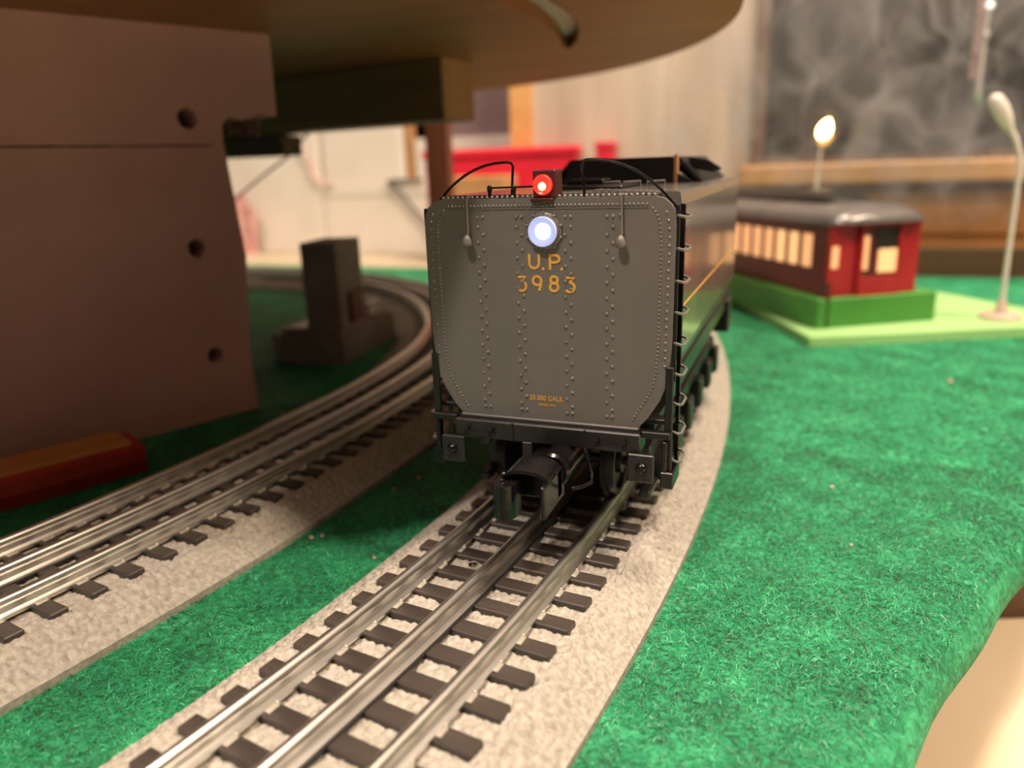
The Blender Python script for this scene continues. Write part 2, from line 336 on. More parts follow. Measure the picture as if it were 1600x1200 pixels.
# purlin of wood beside the pale wall
put('trim_3', G().box(-0.292, -0.262, 0.742, 0.775, -0.78, 0.9), 'sillwood', kind='structure')

# ---------------------------------------------------------------- table with green carpet
table = thing('layout_table', 'model railway table covered in bright green grass-like carpet with rolled front edge', 'table')
ROLL_R = 0.013
def edge_pt(b, a):   # b along the edge, a inward
    p = EDGE_P + EDGE_D*b + EDGE_N*a; return p
def b_at_y(y, a): return (y - EDGE_P[1] - EDGE_N[1]*a)/EDGE_D[1]
bl0, bl1 = b_at_y(-0.45, ROLL_R), b_at_y(BACK_Y, ROLL_R)
p0, p1 = edge_pt(bl0, ROLL_R), edge_pt(bl1, ROLL_R)
g = G(); nb = 120; prof = []
for k in range(9):
    an = k/8*math.pi/2; prof.append((ROLL_R - ROLL_R*math.sin(an), -ROLL_R + ROLL_R*math.cos(an)))
prof += [(0.0004, -0.0150), (0.0020, -0.0170), (0.006, -0.0180), (0.03, -0.0180)]
vs = []; fs = []
for i in range(nb+1):
    b = bl0 + (bl1-bl0)*i/nb; wob = 0.0012*math.sin(b*37) + 0.0008*math.sin(b*91+1)
    for (a, z) in prof:
        q = edge_pt(b, a + wob*(-z/ROLL_R if z > -ROLL_R else 1)); vs.append((q[0], q[1], z))
m_ = len(prof)
for i in range(nb):
    for k in range(m_-1): fs.append((i*m_+k, i*m_+k+1, (i+1)*m_+k+1, (i+1)*m_+k))
g.add(vs, fs)
put('carpet_edge', g, 'carpet', table, smooth=True)
g = G(); g.add([(-1.05, -0.45, 0), (p0[0], p0[1], 0), (p1[0], p1[1], 0), (-1.05, BACK_Y, 0)], [(0, 1, 2, 3)])
put('carpet_top', g, 'carpet', table)
put('table_board', G().prism([(-1.05, -0.45), tuple(edge_pt(bl0, 0.025)), tuple(edge_pt(bl1, 0.025)), (-1.05, BACK_Y)], -0.022, -0.001), 'darkwood', table)
put('shelf_behind', G().box(-1.3, -0.012, BACK_Y, 1.08, -0.03, -0.002), 'beige', table)
for x, y in ((-0.9, -0.3), (-0.9, 0.5), (-0.08, 0.55), (-0.40, -0.3)):
    put('leg', G().box(x-0.03, x+0.03, y-0.03, y+0.03, -0.78, -0.022), 'darkwood', table)

# carpet fibres, densest where the camera sees them sharp
def track_free(P):
    d1 = np.abs(np.hypot(P[:,0]-C1[0], P[:,1]-C1[1]) - R1) > HALF + 0.0003
    rA = np.abs(np.hypot(P[:,0]-C1[0], P[:,1]-C1[1]) - R2); rB = np.abs(np.hypot(P[:,0]-C3[0], P[:,1]-C3[1]) - R3)
    ysp = C3[1] + (P[:,0]-C3[0])*math.tan(A_SPLIT)
    d2 = np.where(P[:,1] < ysp, rA, rB) > HALF + 0.0003
    return d1 & d2
def fibres(n, x0, x1, y0, y1, length, width):
    P = np.stack([rng.uniform(x0, x1, n), rng.uniform(y0, y1, n)], 1)
    a = (P - EDGE_P) @ EDGE_N
    P = P[track_free(P) & (a > 0.0035)]; n = len(P)
    a = (P - EDGE_P) @ EDGE_N
    z0 = np.where(a < ROLL_R, -ROLL_R + np.sqrt(np.clip(ROLL_R**2 - (ROLL_R - a)**2, 0, None)), 0.0)
    clump = np.sin(P[:,0]*310+1.3)*np.sin(P[:,1]*270+0.4) + np.sin(P[:,0]*131+P[:,1]*177)
    th = rng.uniform(0, 2*np.pi, n); L = length*rng.uniform(0.5, 1.4, n); d = np.stack([np.cos(th), np.sin(th)], 1)
    bend = rng.uniform(-0.9, 0.9, n); d2 = np.stack([np.cos(th+bend), np.sin(th+bend)], 1)
    h1 = rng.uniform(0.0001, 0.0008, n); h2 = rng.uniform(-0.0002, 0.0009, n)
    A = np.column_stack([P - d*L[:,None]*0.5, z0 + rng.uniform(-0.0003, 0.0004, n)])
    B = np.column_stack([P, z0 + h1 + 0.0002])
    Cc = np.column_stack([P + d2*L[:,None]*0.5, z0 + h2])
    w = width*rng.uniform(0.6, 1.4, n)[:,None]
    tw = rng.uniform(-0.6, 0.6, n)
    s1 = np.column_stack([-d[:,1], d[:,0], tw])*w; s2 = np.column_stack([-d2[:,1], d2[:,0], -tw])*w
    V = np.stack([A-s1*0.6, A+s1*0.6, B-s1, B+s1, Cc-s2*0.6, Cc+s2*0.6], 1).reshape(-1, 3)
    i = np.arange(n)[:,None]*6
    Fq = np.concatenate([i+np.array([0,1,3,2]), i+np.array([2,3,5,4])], 0)
    shade = np.clip(0.46 + 0.12*clump + rng.normal(0, 0.27, n), 0, 1)
    painted_glint = rng.random(n) < 0.015; shade[painted_glint] = 1.0; shade[rng.random(n) < 0.05] = 0.0  # a few fibres tinted pale: sparkle glints painted into the colour
    return V, Fq, np.repeat(shade, 6)
parts = [fibres(210000, -0.20, 0.14, -0.16, 0.12, 0.0021, 0.000070), fibres(80000, -0.30, 0.30, 0.10, 0.42, 0.0035, 0.00013)]
Vs = []; Fs = []; Ss = []; off = 0
for V, Fq, S in parts: Vs.append(V); Fs.append(Fq+off); Ss.append(S); off += len(V)
me = np_mesh('carpet_fibres', np.concatenate(Vs), np.concatenate(Fs))
at = me.attributes.new('shade', 'FLOAT', 'POINT'); at.data.foreach_set('value', np.concatenate(Ss).astype(np.float32))
put('carpet_fibres', me, 'fibre', table, kind='stuff')

# ---------------------------------------------------------------- tracks
def stones(u, v, cell):
    """rounded pebble height field on a jittered grid"""
    iu = np.floor(u/cell).astype(np.int64); iv = np.floor(v/cell).astype(np.int64); best = np.full(u.shape, 9.0); rad = np.ones(u.shape)
    for du in (-1, 0, 1):
        for dv in (-1, 0, 1):
            a = iu+du; b = iv+dv; h = (a*73856093) ^ (b*19349663); h = (h ^ (h >> 13))*1274126177
            r1 = ((h & 0xffff)/65535.0); r2 = (((h >> 16) & 0xffff)/65535.0); r3 = (((h >> 8) & 0xff)/255.0)
            d = np.hypot(u/cell - (a+r1), v/cell - (b+r2)) / (0.75 + 0.45*r3)
            better = d < best; best = np.where(better, d, best); rad = np.where(better, 0.6+0.4*r3, rad)
    return np.clip(1 - best**2*1.25, 0, 1)**0.7*rad
def roadbed(path, s0, s1, ds, no, amp, cell):
    s = np.arange(s0, s1+ds*0.5, ds); o = np.linspace(-HALF, HALF, no); S, O = np.meshgrid(s, o, indexing='ij'); ao = np.abs(O)
    TOPW = 0.0300
    z = np.where(ao < TOPW, BED_TOP, BED_TOP - (ao-TOPW)/(HALF-TOPW)*(BED_TOP-0.0022))
    h = stones(S, O + 0.3, cell)
    fade = np.where(ao > HALF-0.0012, 0.0, 1.0); fade *= np.where(ao < TOPW-0.002, 0.75, 1.0)
    z = z + amp*fade*(h - 0.55)
    P, n = path(S); X = P[...,0] + n[...,0]*O; Y = P[...,1] + n[...,1]*O
    ns = len(s); V = np.stack([X, Y, z], -1)
    lo = V[:, [0, -1]].copy(); lo[..., 2] = 0.0
    V = np.concatenate([lo[:, :1], V, lo[:, 1:]], 1); w = no+2; V = V.reshape(-1, 3)
    i = (np.arange(ns-1)[:,None]*w + np.arange(w-1)[None,:]).ravel()
    return np_mesh('roadbed', V, np.stack([i, i+w, i+w+1, i+1], 1))
def rail_mesh(path, s, off, prof, name):
    g = G(); P, n = path(np.asarray(s)); m = len(prof); vs = []
    for i in range(len(s)):
        for (o, z) in prof: vs.append((P[i,0]+n[i,0]*(off+o), P[i,1]+n[i,1]*(off+o), z))
    fs = [(i*m+k, i*m+(k+1)%m, (i+1)*m+(k+1)%m, (i+1)*m+k) for i in range(len(s)-1) for k in range(m)]
    fs += [tuple(range(m))[::-1], tuple(range((len(s)-1)*m, len(s)*m))]
    return g.add(vs, fs)
def rail_profile():
    hr = 0.00140; zc = RAIL_TOP - 0.00135; pts = []
    for k in range(13):
        an = math.radians(-50 + k*280/12); pts.append((hr*math.cos(an), zc + 0.00135*math.sin(an)))
    # from right-under around the top to left-under, then web and foot
    pts += [(-0.0005, zc-0.0014), (-0.0005, 0.0112), (-0.0021, 0.0108), (-0.0021, 0.0101), (0.0021, 0.0101), (0.0021, 0.0108), (0.0005, 0.0112), (0.0005, zc-0.0014)]
    return pts
TIE_ME = None; CLIP_ME = None
def build_track(name, label, path, s0, s1, beds, clip_range, ties_phase):
    global TIE_ME, CLIP_ME
    t = thing(name, label, 'track')
    if len(beds) == 1: put('roadbed', roadbed(path, *beds[0]), 'ballast', t, smooth=True)
    else:
        for b in beds: put('roadbed', roadbed(path, *b), 'ballast', t, smooth=True)
    s = np.arange(s0, s1, 0.004)
    for off in (-GAUGE, 0.0, GAUGE): put('rail', rail_mesh(path, s, off, rail_profile(), 'rail'), 'rail', t, smooth=True)
    put('insulator_strip', rail_mesh(path, s, 0.0, [(-0.0026, 0.0096), (0.0026, 0.0096), (0.0026, 0.01035), (-0.0026, 0.01035)], 'strip'), 'black', t)
    if TIE_ME is None:
        TIE_ME = G().box(-0.0275, 0.0275, -0.0024, 0.0024, 0.0062, TIE_TOP, bev=0.0003).mesh('tie'); TIE_ME.materials.append(M['tie'])
        CLIP_ME = G().box(-0.0004, 0.0010, -0.0014, 0.0014, 0.0, 0.0005, bev=0.0001).dome((0.0001, 0.0016, 0.0), (0, 0, 1), 0.00065, 0.0010, 8, 3).mesh('rail_clip'); CLIP_ME.materials.append(M['clip'])
    ss = np.arange(s0 + ties_phase, s1, 0.0105); P, n = path(ss)
    for i in range(len(ss)):
        o = bpy.data.objects.new('tie', TIE_ME); COL.objects.link(o); o.parent = t
        o.location = (P[i,0], P[i,1], random.uniform(-0.0001, 0.0001)); o.rotation_euler = (0, 0, math.atan2(n[i,1], n[i,0]))
        if clip_range[0] < ss[i] < clip_range[1]:
            for off, sg in ((-GAUGE, 1), (-GAUGE, -1), (GAUGE, 1), (GAUGE, -1)):
                c = bpy.data.objects.new('rail_clip', CLIP_ME); COL.objects.link(c); c.parent = o
                c.location = (off + sg*0.0022, 0, TIE_TOP); c.rotation_euler = (0, 0, 0 if sg > 0 else math.pi)
    return t
build_track('railway_track', 'grey three-rail track with dark ties, curving under the tender', path_outer, -0.32, 0.45,
            [(-0.32, -0.0, 0.00036, 220, 0.00150, 0.00130), (-0.0, 0.24, 0.0006, 130, 0.00150, 0.00130), (0.24, 0.45, 0.002, 40, 0.0005, 0.0013)], (-0.32, 0.12), 0.0031)
build_track('railway_track', 'shaded inner three-rail track passing in front of the pink foam board', path_inner, -0.36, 0.86,
            [(-0.36, 0.0, 0.00045, 180, 0.00170, 0.0016), (0.0, 0.86, 0.002, 40, 0.0005, 0.0016)], (-0.30, 0.05), 0.004)

# ---------------------------------------------------------------- the tender (rear plate in the plane y = 0)
T = thing('locomotive_tender', 'grey steam locomotive tender lettered U.P. 3983 with lit rear lamps', 'tender', (0, 0, 0))
half_out = [(0.0, 0.1060), (0.0285, 0.1058), (0.0305, 0.1052), (0.0322, 0.1038), (0.0331, 0.1018), (0.0334, 0.0990), (0.0331, 0.070), (0.0326, 0.0644), (0.0314, 0.0578), (0.0302, 0.0545), (0.0275, 0.0501), (0.0249, 0.0471)]
def outline(inset=0.0, bottom=None):
    r = [(max(x-inset, 0), z) for x, z in half_out]
    return [(-x, z) for x, z in r[1:][::-1]] + r if False else r[1:] + [(-x, z) for x, z in r[1:][::-1]]
put('rear_plate', G().extr_y(outline(), 0.0, 0.0018), 'grey', T)
def inset_out(d):
    P = [Vector(p) for p in outline()]; n = len(P); c = Vector((0, 0.075)); Q = []
    for i in range(n):
        t = (P[(i+1)%n]-P[i-1]).normalized(); nn = Vector((-t.y, t.x))
        if nn.dot(c-P[i]) < 0: nn = -nn
        Q.append(P[i]+nn*d)
    return [tuple(q) for q in Q]
put('gap_shade_core', G().extr_y(inset_out(0.0028), 0.0018, 0.0105), 'black', T)  # black core puts the shade of the gap behind the plate into colour
# tank body with sloped shoulder
body = [(0.0330, 0.1030), (0.0326, 0.1060), (0.0320, 0.1064), (-0.0320, 0.1064), (-0.0326, 0.1060), (-0.0330, 0.1030), (-0.0330, 0.0640), (-0.0310, 0.0575), (-0.0250, 0.0470), (0.0250, 0.0470), (0.0310, 0.0575), (0.0330, 0.0640)]
tank = put('tank_body', G().extr_y(body, 0.0105, 0.166), 'greyside', T)
for sx in (-1, 1):
    x = sx*0.03302
    put('gold_stripe', G().box(min(x, x+sx*0.00008), max(x, x+sx*0.00008), 0.0105, 0.166, 0.0763, 0.0769), 'gold', T)
    put('frame_rail', G().box(min(sx*0.024, sx*0.0318), max(sx*0.024, sx*0.0318), 0.012, 0.166, 0.0520, 0.0575), 'sillblack', T)
put('shoulder_joint', G().add([(0.0330, 0.112, 0.1031), (0.0331, 0.1124, 0.1031), (0.0327, 0.1124, 0.1060), (0.0327, 0.112, 0.1060)], [(0, 1, 2, 3)]).add([(0.0331, 0.112, 0.1031), (0.0331, 0.1122, 0.1031), (0.0331, 0.1122, 0.0645), (0.0331, 0.112, 0.0645)], [(3, 2, 1, 0)]), 'sillblack', T)
# rivets: too small to be picked apart singly
gr = G(); AX = (0, -1, 0)
def riv(x, z, r=0.00052, h=0.0005): gr.dome((x, 0.0, z), AX, r, h, 8, 3)
for ci, cx in enumerate((-0.0173, -0.0065, 0.0065, 0.0173)):
    mir = 1 if ci < 2 else -1
    for zz in (0.1012, 0.0496): riv(cx-0.00074, zz); riv(cx+0.00074, zz)
    k = 0; z = 0.0987
    while z > 0.0508:
        xx = cx + mir*(-0.00074 if k % 2 == 0 else 0.00074)
        if not (abs(z-0.0842) < 0.0020 and abs(cx) < 0.01 and False): riv(xx, z)
        z -= 0.00197; k += 1
def resample(pts, step):
    out = []; acc = 0.0
    for a, b in zip(pts[:-1], pts[1:]):
        a = Vector(a); b = Vector(b); L = (b-a).length; d = acc
        while d < L: out.append(a + (b-a)*(d/L)); d += step
        acc = d - L
    return out
row = [(0.0277, 0.1030), (0.0287, 0.1018), (0.0295, 0.0995), (0.0299, 0.095), (0.0297, 0.070), (0.0293, 0.0625), (0.0284, 0.0580), (0.0262, 0.0540), (0.0234, 0.0492)]
for sx in (-1, 1):
    for p in resample(row, 0.00105): riv(sx*p.x, p.y, 0.00036, 0.00036)
    for p in resample([(0.0310, 0.1020), (0.0317, 0.0995), (0.0319, 0.095), (0.0314, 0.0635)], 0.0020): riv(sx*p.x, p.y, 0.00042, 0.0004)
for x in np.arange(-0.0262, 0.0266, 0.00105): riv(float(x), 0.1040, 0.00036, 0.00036)
for x in np.arange(-0.0280, 0.0281, 0.0014): gr.dome((float(x), 0.0008, 0.1060), (0, 0, 1), 0.00045, 0.0006, 8, 3)
for k in range(10):
    an = 2*math.pi*(k+0.5)/10; riv(0.0003+0.0047*math.cos(an), 0.0976+0.0047*math.sin(an), 0.00045, 0.0009)
put('rivets', gr, 'rivet', T, smooth=True, kind='stuff')
put('seam_strip', G().box(-0.0268, 0.0268, -0.0002, 0.0004, 0.1031, 0.1034), 'grey', T)
# lettering
def arc(cx, cz, rx, rz, a0, a1, n=14): return [(cx+rx*math.cos(math.radians(a0+(a1-a0)*i/n)), cz+rz*math.sin(math.radians(a0+(a1-a0)*i/n))) for i in range(n+1)]
SW = 0.00068; LY = -0.00002; LT = 0.00014
def letter(name, strokes):
    g = G()
    for si, st in enumerate(strokes):
        cl = len(st) > 8 and math.dist(st[0], st[-1]) < 1e-5
        g.ribbon(st[:-1] if cl else st, SW, LY, LT + 0.00003*si, closed=cl)
    return put(name, g, 'gold', T)
zb, zt = 0.0881, 0.0919
letter('letter', [[(-0.0039, zt), (-0.0039, zb+0.0014)] + arc(-0.0026, zb+0.0014, 0.0013, 0.00125, 180, 360) + [(-0.0013, zb+0.0014), (-0.0013, zt)]])
letter('letter', [[(-0.0002-0.0003, zb), (-0.0002+0.00035, zb)]])
letter('letter', [[(0.0017, zb-0.0002), (0.0017, zt)], [(0.0017, zt-0.0003), (0.0029, zt-0.0003)] + arc(0.0031, zt-0.0012, 0.0011, 0.0009, 90, -90) + [(0.0029, zt-0.0021), (0.0017, zt-0.0021)]])
letter('letter', [[(0.0048-0.0003, zb), (0.0048+0.00035, zb)]])
def three(x0, x1, z0, z1):
    cx = (x0+x1)/2-0.0002; r = (z1-z0)*0.31
    return [[(x0+0.0001, z1-0.0003), (x1-0.0002, z1-0.0003), (cx-0.0001, z0+2*r+0.0001)], arc(cx, z0+r, 0.00125, r, 95, -145, 18)]
letter('numeral', three(-0.0073, -0.0047, 0.0823, 0.0862))
letter('numeral', [arc(-0.0019, 0.0850, 0.00115, 0.00112, 0, 360, 20)[:-1] + [(-0.0019+0.00115, 0.0850)], [(-0.00078, 0.0848), (-0.0009, 0.0838), (-0.0014, 0.0824)]])
letter('numeral', [arc(0.0027, 0.0853, 0.00095, 0.0009, 0, 360, 20)[:-1] + [(0.0027+0.00095, 0.0853)], arc(0.0027, 0.08345, 0.0011, 0.00105, 0, 360, 20)[:-1] + [(0.0027+0.0011, 0.08345)]])
letter('numeral', three(0.0058, 0.0084, 0.0823, 0.0862))
def text(name, body, size, x, z, sx=1.0, space=1.0):
    cu = bpy.data.curves.new(name, 'FONT'); cu.body = body; cu.size = size; cu.align_x = 'CENTER'; cu.extrude = 0.00004; cu.offset = size*0.02; cu.space_character = space
    ob = bpy.data.objects.new(name, cu); COL.objects.link(ob); dg = bpy.context.evaluated_depsgraph_get(); dg.update()
    me = bpy.data.meshes.new_from_object(ob.evaluated_get(dg)); bpy.data.objects.remove(ob)
    o = put(name, me, 'gold', T); o.location = (x, -0.00012, z); o.rotation_euler = (math.pi/2, 0, 0); o.scale = (sx, 1, 1); return o
text('capacity_lettering', '25.000 GALS.', 0.00200, 0.0, 0.0526, 0.78, 1.10)
text('date_lettering', 'STOKER 4-09-44', 0.00085, 0.0002, 0.0511, 0.80, 1.0)
# white backup lamp
hl = put('backup_lamp', G().lathe((0.0003, 0, 0.0976), AX, [(0, 0.0047), (0.0004, 0.0047), (0.0006, 0.0044), (0.0007, 0.0040), (0.0014, 0.0039), (0.0014, 0.0036)], 32), 'grey', T, smooth=True)
put('lens_rim', G().lathe((0.0003, -0.0012, 0.0976), AX, [(0, 0.0038), (0.0006, 0.0038), (0.0009, 0.0036), (0.0009, 0.0033), (0.0006, 0.0025), (0.0005, 0.0023)], 32), 'ledrim', hl, smooth=True)
put('led', G().dome((0.00045, -0.0014, 0.0977), AX, 0.00245, 0.0006, 20, 5), 'ledwhite', hl, smooth=True)
# red marker lamp
rl = put('marker_lamp', G().box(-0.0023, 0.0036, -0.0006, 0.0055, 0.1058, 0.1126, bev=0.0003).box(-0.0029, 0.0030, -0.0012, 0.0050, 0.1048, 0.1058, bev=0.0002), 'redhouse', T)
put('lens', G().lathe((0.0004, -0.0006, 0.1090), AX, [(0, 0.0025), (0.0005, 0.0025), (0.0008, 0.0023), (0.0006, 0.0020), (0.0004, 0.0017)], 24), 'redglow', rl, smooth=True)
put('filament', G().dome((0.00025, -0.0010, 0.1086), AX, 0.00105, 0.0006, 14, 4), 'redhot', rl, smooth=True)
# handrails arching over the top corners
for sx in (-1, 1):
    pth = [(sx*0.0098, 0.004, 0.1056), (sx*0.0094, 0.004, 0.1110), (sx*0.0092, 0.004, 0.1136), (sx*0.0096, 0.004, 0.1144), (sx*0.0106, 0.004, 0.1147)]
    for i in range(1, 15):
        q = i/14; pth.append((sx*(0.0106 + 0.0234*math.sin(q*math.pi/2)**1.0*(0.35+0.65*q) if False else sx*(0.0106 + 0.0232*(1-(1-q)**1.25))) if False else sx*(0.0106 + 0.0234*q**0.92), 0.004, 0.1147 - 0.0132*q**2.1))
    pth.append((sx*0.0342, 0.004, 0.0985))
    put('handrail', G().tube(pth, 0.00036, 8), 'blackgloss', T, smooth=True)
# small railing at the tender's left top
for x in (-0.0155, -0.0088): put('rail_post', G().lathe((x, 0.003, 0.1055), (0, 0, 1), [(0, 0.0005), (0.0020, 0.0005), (0.0022, 0.0007), (0.0032, 0.0007), (0.0036, 0.0003)], 10), 'black', T, smooth=True)
put('top_grab_rail', G().tube([(-0.0160, 0.003, 0.1084), (-0.0020, 0.003, 0.1086)], 0.00025, 6), 'black', T)
# hanging pulls with a bulb end
for sx in (-1, 1):
    x = sx*0.0204
    pl = put('pull_rod', G().tube([(x, 0.0012, 0.1064), (x, -0.0010, 0.1062), (x, -0.0012, 0.1040), (x+0.00015, -0.0014, 0.0975), (x+0.0001, -0.0018, 0.0962)], 0.00026, 6).dome((x-0.0004, 0, 0.1015), AX, 0.0005, 0.0011, 8, 3), 'grey', T, smooth=True)
    put('pull_knob', G().lathe((x, -0.0021, 0.0968), (0, 0, -1), [(0, 0.0004), (0.0006, 0.0009), (0.0012, 0.00115), (0.0020, 0.0013), (0.0026, 0.0012), (0.0031, 0.0008), (0.0033, 0.0002)], 14), 'grey', pl, smooth=True)
# coal bunker
Yb = 0.086
bk = put('coal_bunker', G().extr_y([(-0.0172, 0.1152), (0.0178, 0.1152), (0.0190, 0.1100), (0.0275, 0.1052), (-0.0275, 0.1052), (-0.0205, 0.1090)], Yb, Yb+0.003).extr_y([(0.0178, 0.1152), (0.0195, 0.1152), (0.0290, 0.1052), (0.0272, 0.1052)], Yb+0.004, 0.162).extr_y([(-0.0178, 0.1152), (-0.0195, 0.1152), (-0.0290, 0.1052), (-0.0272, 0.1052)], Yb+0.004, 0.162), 'black', T)
cg = G(); gx, gy = 26, 34; vs = []
for i in range(gx):
    for j in range(gy):
        x = -0.024+0.048*i/(gx-1); y = Yb+0.003+0.072*j/(gy-1)
        vs.append((x, y, 0.1060 + 0.0080*max(0.0, 1-(x/0.024)**4) + random.uniform(-0.0012, 0.0012)))
cg.add(vs, [(i*gy+j, (i+1)*gy+j, (i+1)*gy+j+1, i*gy+j+1) for i in range(gx-1) for j in range(gy-1)])
put('coal', cg, 'coal', T, kind='stuff')
put('bunker_corner_post', G().box(0.0186, 0.0196, Yb-0.001, Yb+0.003, 0.1056, 0.1158), 'kraft', T)
put('bunker_wing', G().extr_y([(0.0215, 0.1150), (0.0285, 0.1135), (0.0330, 0.1105), (0.0300, 0.1095), (0.0225, 0.1110)], Yb+0.012, Yb+0.016), 'black', T)
for x in (0.0075, 0.0135, 0.0205): put('hatch_step', G().tube([(x-0.002, 0.040, 0.1062), (x-0.002, 0.040, 0.1082), (x+0.003, 0.040, 0.1084), (x+0.003, 0.040, 0.1062)], 0.0003, 6), 'grey', T)
put('water_hatch', G().box(-0.010, 0.012, 0.036, 0.060, 0.1060, 0.1076, bev=0.0005).box(-0.008, 0.004, 0.046, 0.056, 0.1076, 0.1092, bev=0.0004), 'black', T)
for k in range(9): put('deck_cleat', G().box(0.012+0.0019*k, 0.0126+0.0019*k, 0.004, 0.012, 0.1060, 0.1074-0.0001*k), 'grey', T)
# end sill, its joints, grab irons
sl = put('end_sill', G().box(-0.0262, 0.0262, -0.0032, 0.004, 0.0410, 0.0464, bev=0.0004), 'sillblack', T)
put('sill_lip', G().box(-0.0252, 0.0252, -0.0007, 0.002, 0.0464, 0.0472, bev=0.0002), 'grey', sl)
for x in (-0.0092, 0.0112): put('joint_strip', G().box(x, x+0.0005, -0.0035, -0.003, 0.0413, 0.0463), 'black', sl)
for x0, x1 in ((-0.0222, -0.0150), (0.0150, 0.0222)):
    gi = put('grab_iron', G().tube([(x0-0.0008, -0.0052, 0.0424), (x1+0.0008, -0.0052, 0.0424)], 0.0003, 8), 'blackgloss', sl, smooth=True)
    for x in (x0, x1): put('grab_bolt', G().tube([(x, -0.0032, 0.0441), (x, -0.0050, 0.0441), (x, -0.0052, 0.0424)], 0.00028, 8).dome((x, -0.0032, 0.0441), AX, 0.00055, 0.0020, 8, 3), 'blackgloss', T, smooth=True)
# corner brackets with bolt heads
for sx in (-1, 1):
    xa, xb = sorted((sx*0.0232, sx*0.0300))
    br = put('corner_bracket', G().box(xa, xb, -0.0046, -0.0030, 0.0338, 0.0415, bev=0.0003), 'sillblack', T)
    put('bolt_head', G().dome((sx*0.0268, -0.0046, 0.0378), AX, 0.0016, 0.0014, 14, 4), 'blackgloss', br, smooth=True)
    for dx, dz in ((-0.0012, -0.0026), (0.0010, -0.0026)): put('small_bolt', G().dome((sx*0.0268+dx, -0.0046, 0.0378+dz), AX, 0.00042, 0.0005, 8, 3), 'blackgloss', br, smooth=True)
    put('side_arm', G().box(*sorted((sx*0.0262, sx*0.0335)), -0.0022, 0.0002, 0.0452, 0.0470, bev=0.0002), 'black', T)
    put('side_arm', G().box(*sorted((sx*0.0255, sx*0.0335)), 0.002, 0.006, 0.0478, 0.0492, bev=0.0002), 'black', T)
    # ladder on the flank
    ld = put('ladder', G().box(*sorted((sx*0.0318, sx*0.0338)), -0.0006, 0.0006, 0.0345, 0.0640, bev=0.0002).box(*sorted((sx*0.0331, sx*0.0340)), 0.0010, 0.0018, 0.060, 0.1035), 'black', T)
    put('ladder_stile', G().box(*sorted((sx*0.0330, sx*0.0342)), 0.0086, 0.0098, 0.0345, 0.1035, bev=0.0002), 'blackgloss', ld)
    for k in range(9):
        z = 0.1012 - 0.0078*k
        if sx < 0 and z > 0.056: continue
        put('rung', G().tube([(sx*0.0334, 0.0012, z), (sx*0.0352, 0.0008, z-0.0004), (sx*0.0358, 0.0020, z-0.0006), (sx*0.0358, 0.0078, z-0.0006), (sx*0.0352, 0.0094, z-0.0004), (sx*0.0338, 0.0098, z)], 0.00038, 6), 'grey', ld, smooth=True)
    put('step', G().box(*sorted((sx*0.0312, sx*0.0346)), -0.0020, 0.0085, 0.0316, 0.0362, bev=0.0003), 'blackgloss', ld)
    put('step_lug', G().box(*sorted((sx*0.0316, sx*0.0328)), -0.0018, -0.0004, 0.036, 0.0445, bev=0.0002), 'blackgloss', ld)
# underframe
put('centre_sill', G().box(-0.0075, 0.0075, 0.004, 0.16, 0.0360, 0.0475), 'black', T)
put('floor_plate', G().box(-0.0285, 0.0285, 0.004, 0.164, 0.0455, 0.0478), 'black', T)
put('draft_bracket', G().box(-0.0060, -0.0032, -0.004, 0.003, 0.0360, 0.0415, bev=0.0002), 'sillblack', T)
put('train_hose', G().tube([(0.0115, -0.003, 0.0415), (0.0125, -0.004, 0.0385), (0.0140, -0.0055, 0.0352), (0.0145, -0.0075, 0.0338), (0.0125, -0.0095, 0.0330), (0.0100, -0.0105, 0.0325)], 0.0005, 8), 'blackgloss', T, smooth=True)
# coupler
cp = put('coupler', G().box(-0.0022, 0.0062, -0.0150, 0.006, 0.0335, 0.0400, bev=0.0006).box(0.0066, 0.0080, -0.0265, -0.0105, 0.0305, 0.0392, bev=0.0004).box(-0.0035, 0.0080, -0.0165, -0.0125, 0.0315, 0.0398, bev=0.0005).box(-0.0046, -0.0035, -0.0245, -0.0130, 0.0330, 0.0392, bev=0.0003), 'blackgloss', T)
top = []
for i in range(13):
    a = math.pi*i/12; top.append((0.0018 - 0.0062*math.cos(a), 0.0368 + 0.0040*math.sin(a)**0.6))
vs = []; 
for (x, z) in top: vs += [(x, -0.0235+0.0*x, z), (x, -0.0130, z), (x, -0.0130, z+0.0009), (x, -0.0235, z+0.0009)]
put('head_arch', G().add(vs, [(i*4+k, i*4+(k+1)%4, (i+1)*4+(k+1)%4, (i+1)*4+k) for i in range(12) for k in range(4)]), 'blackgloss', cp, smooth=True)
kn = [(-0.0060, -0.0200)] + [(-0.0030+0.0030*math.cos(math.radians(a)), -0.0245+0.0035*math.sin(math.radians(a))) for a in range(180, 361, 20)] + [(0.0000, -0.0215), (-0.0025, -0.0190)]
put('knuckle', G().prism(kn, 0.0298, 0.0386), 'blackgloss', cp, smooth=True)
put('knuckle_pin', G().lathe((-0.0046, -0.0215, 0.0386), (0, 0, 1), [(0, 0.0007), (0.0010, 0.0007), (0.0014, 0.0003)], 10), 'blackgloss', cp, smooth=True)
put('lift_pin', G().lathe((-0.0022, -0.0140, 0.0398), (0, 0, 1), [(0, 0.0005), (0.0014, 0.0005), (0.0018, 0.0002)], 8), 'blackgloss', cp, smooth=True)
put('coupler_pocket', G().lathe((0.0048, -0.0118, 0.0372), (0, 1, 0), [(0, 0.0042), (0.0006, 0.0049), (0.0012, 0.0049), (0.0050, 0.0047), (0.0150, 0.0047)], 28), 'blackgloss', cp, smooth=True)
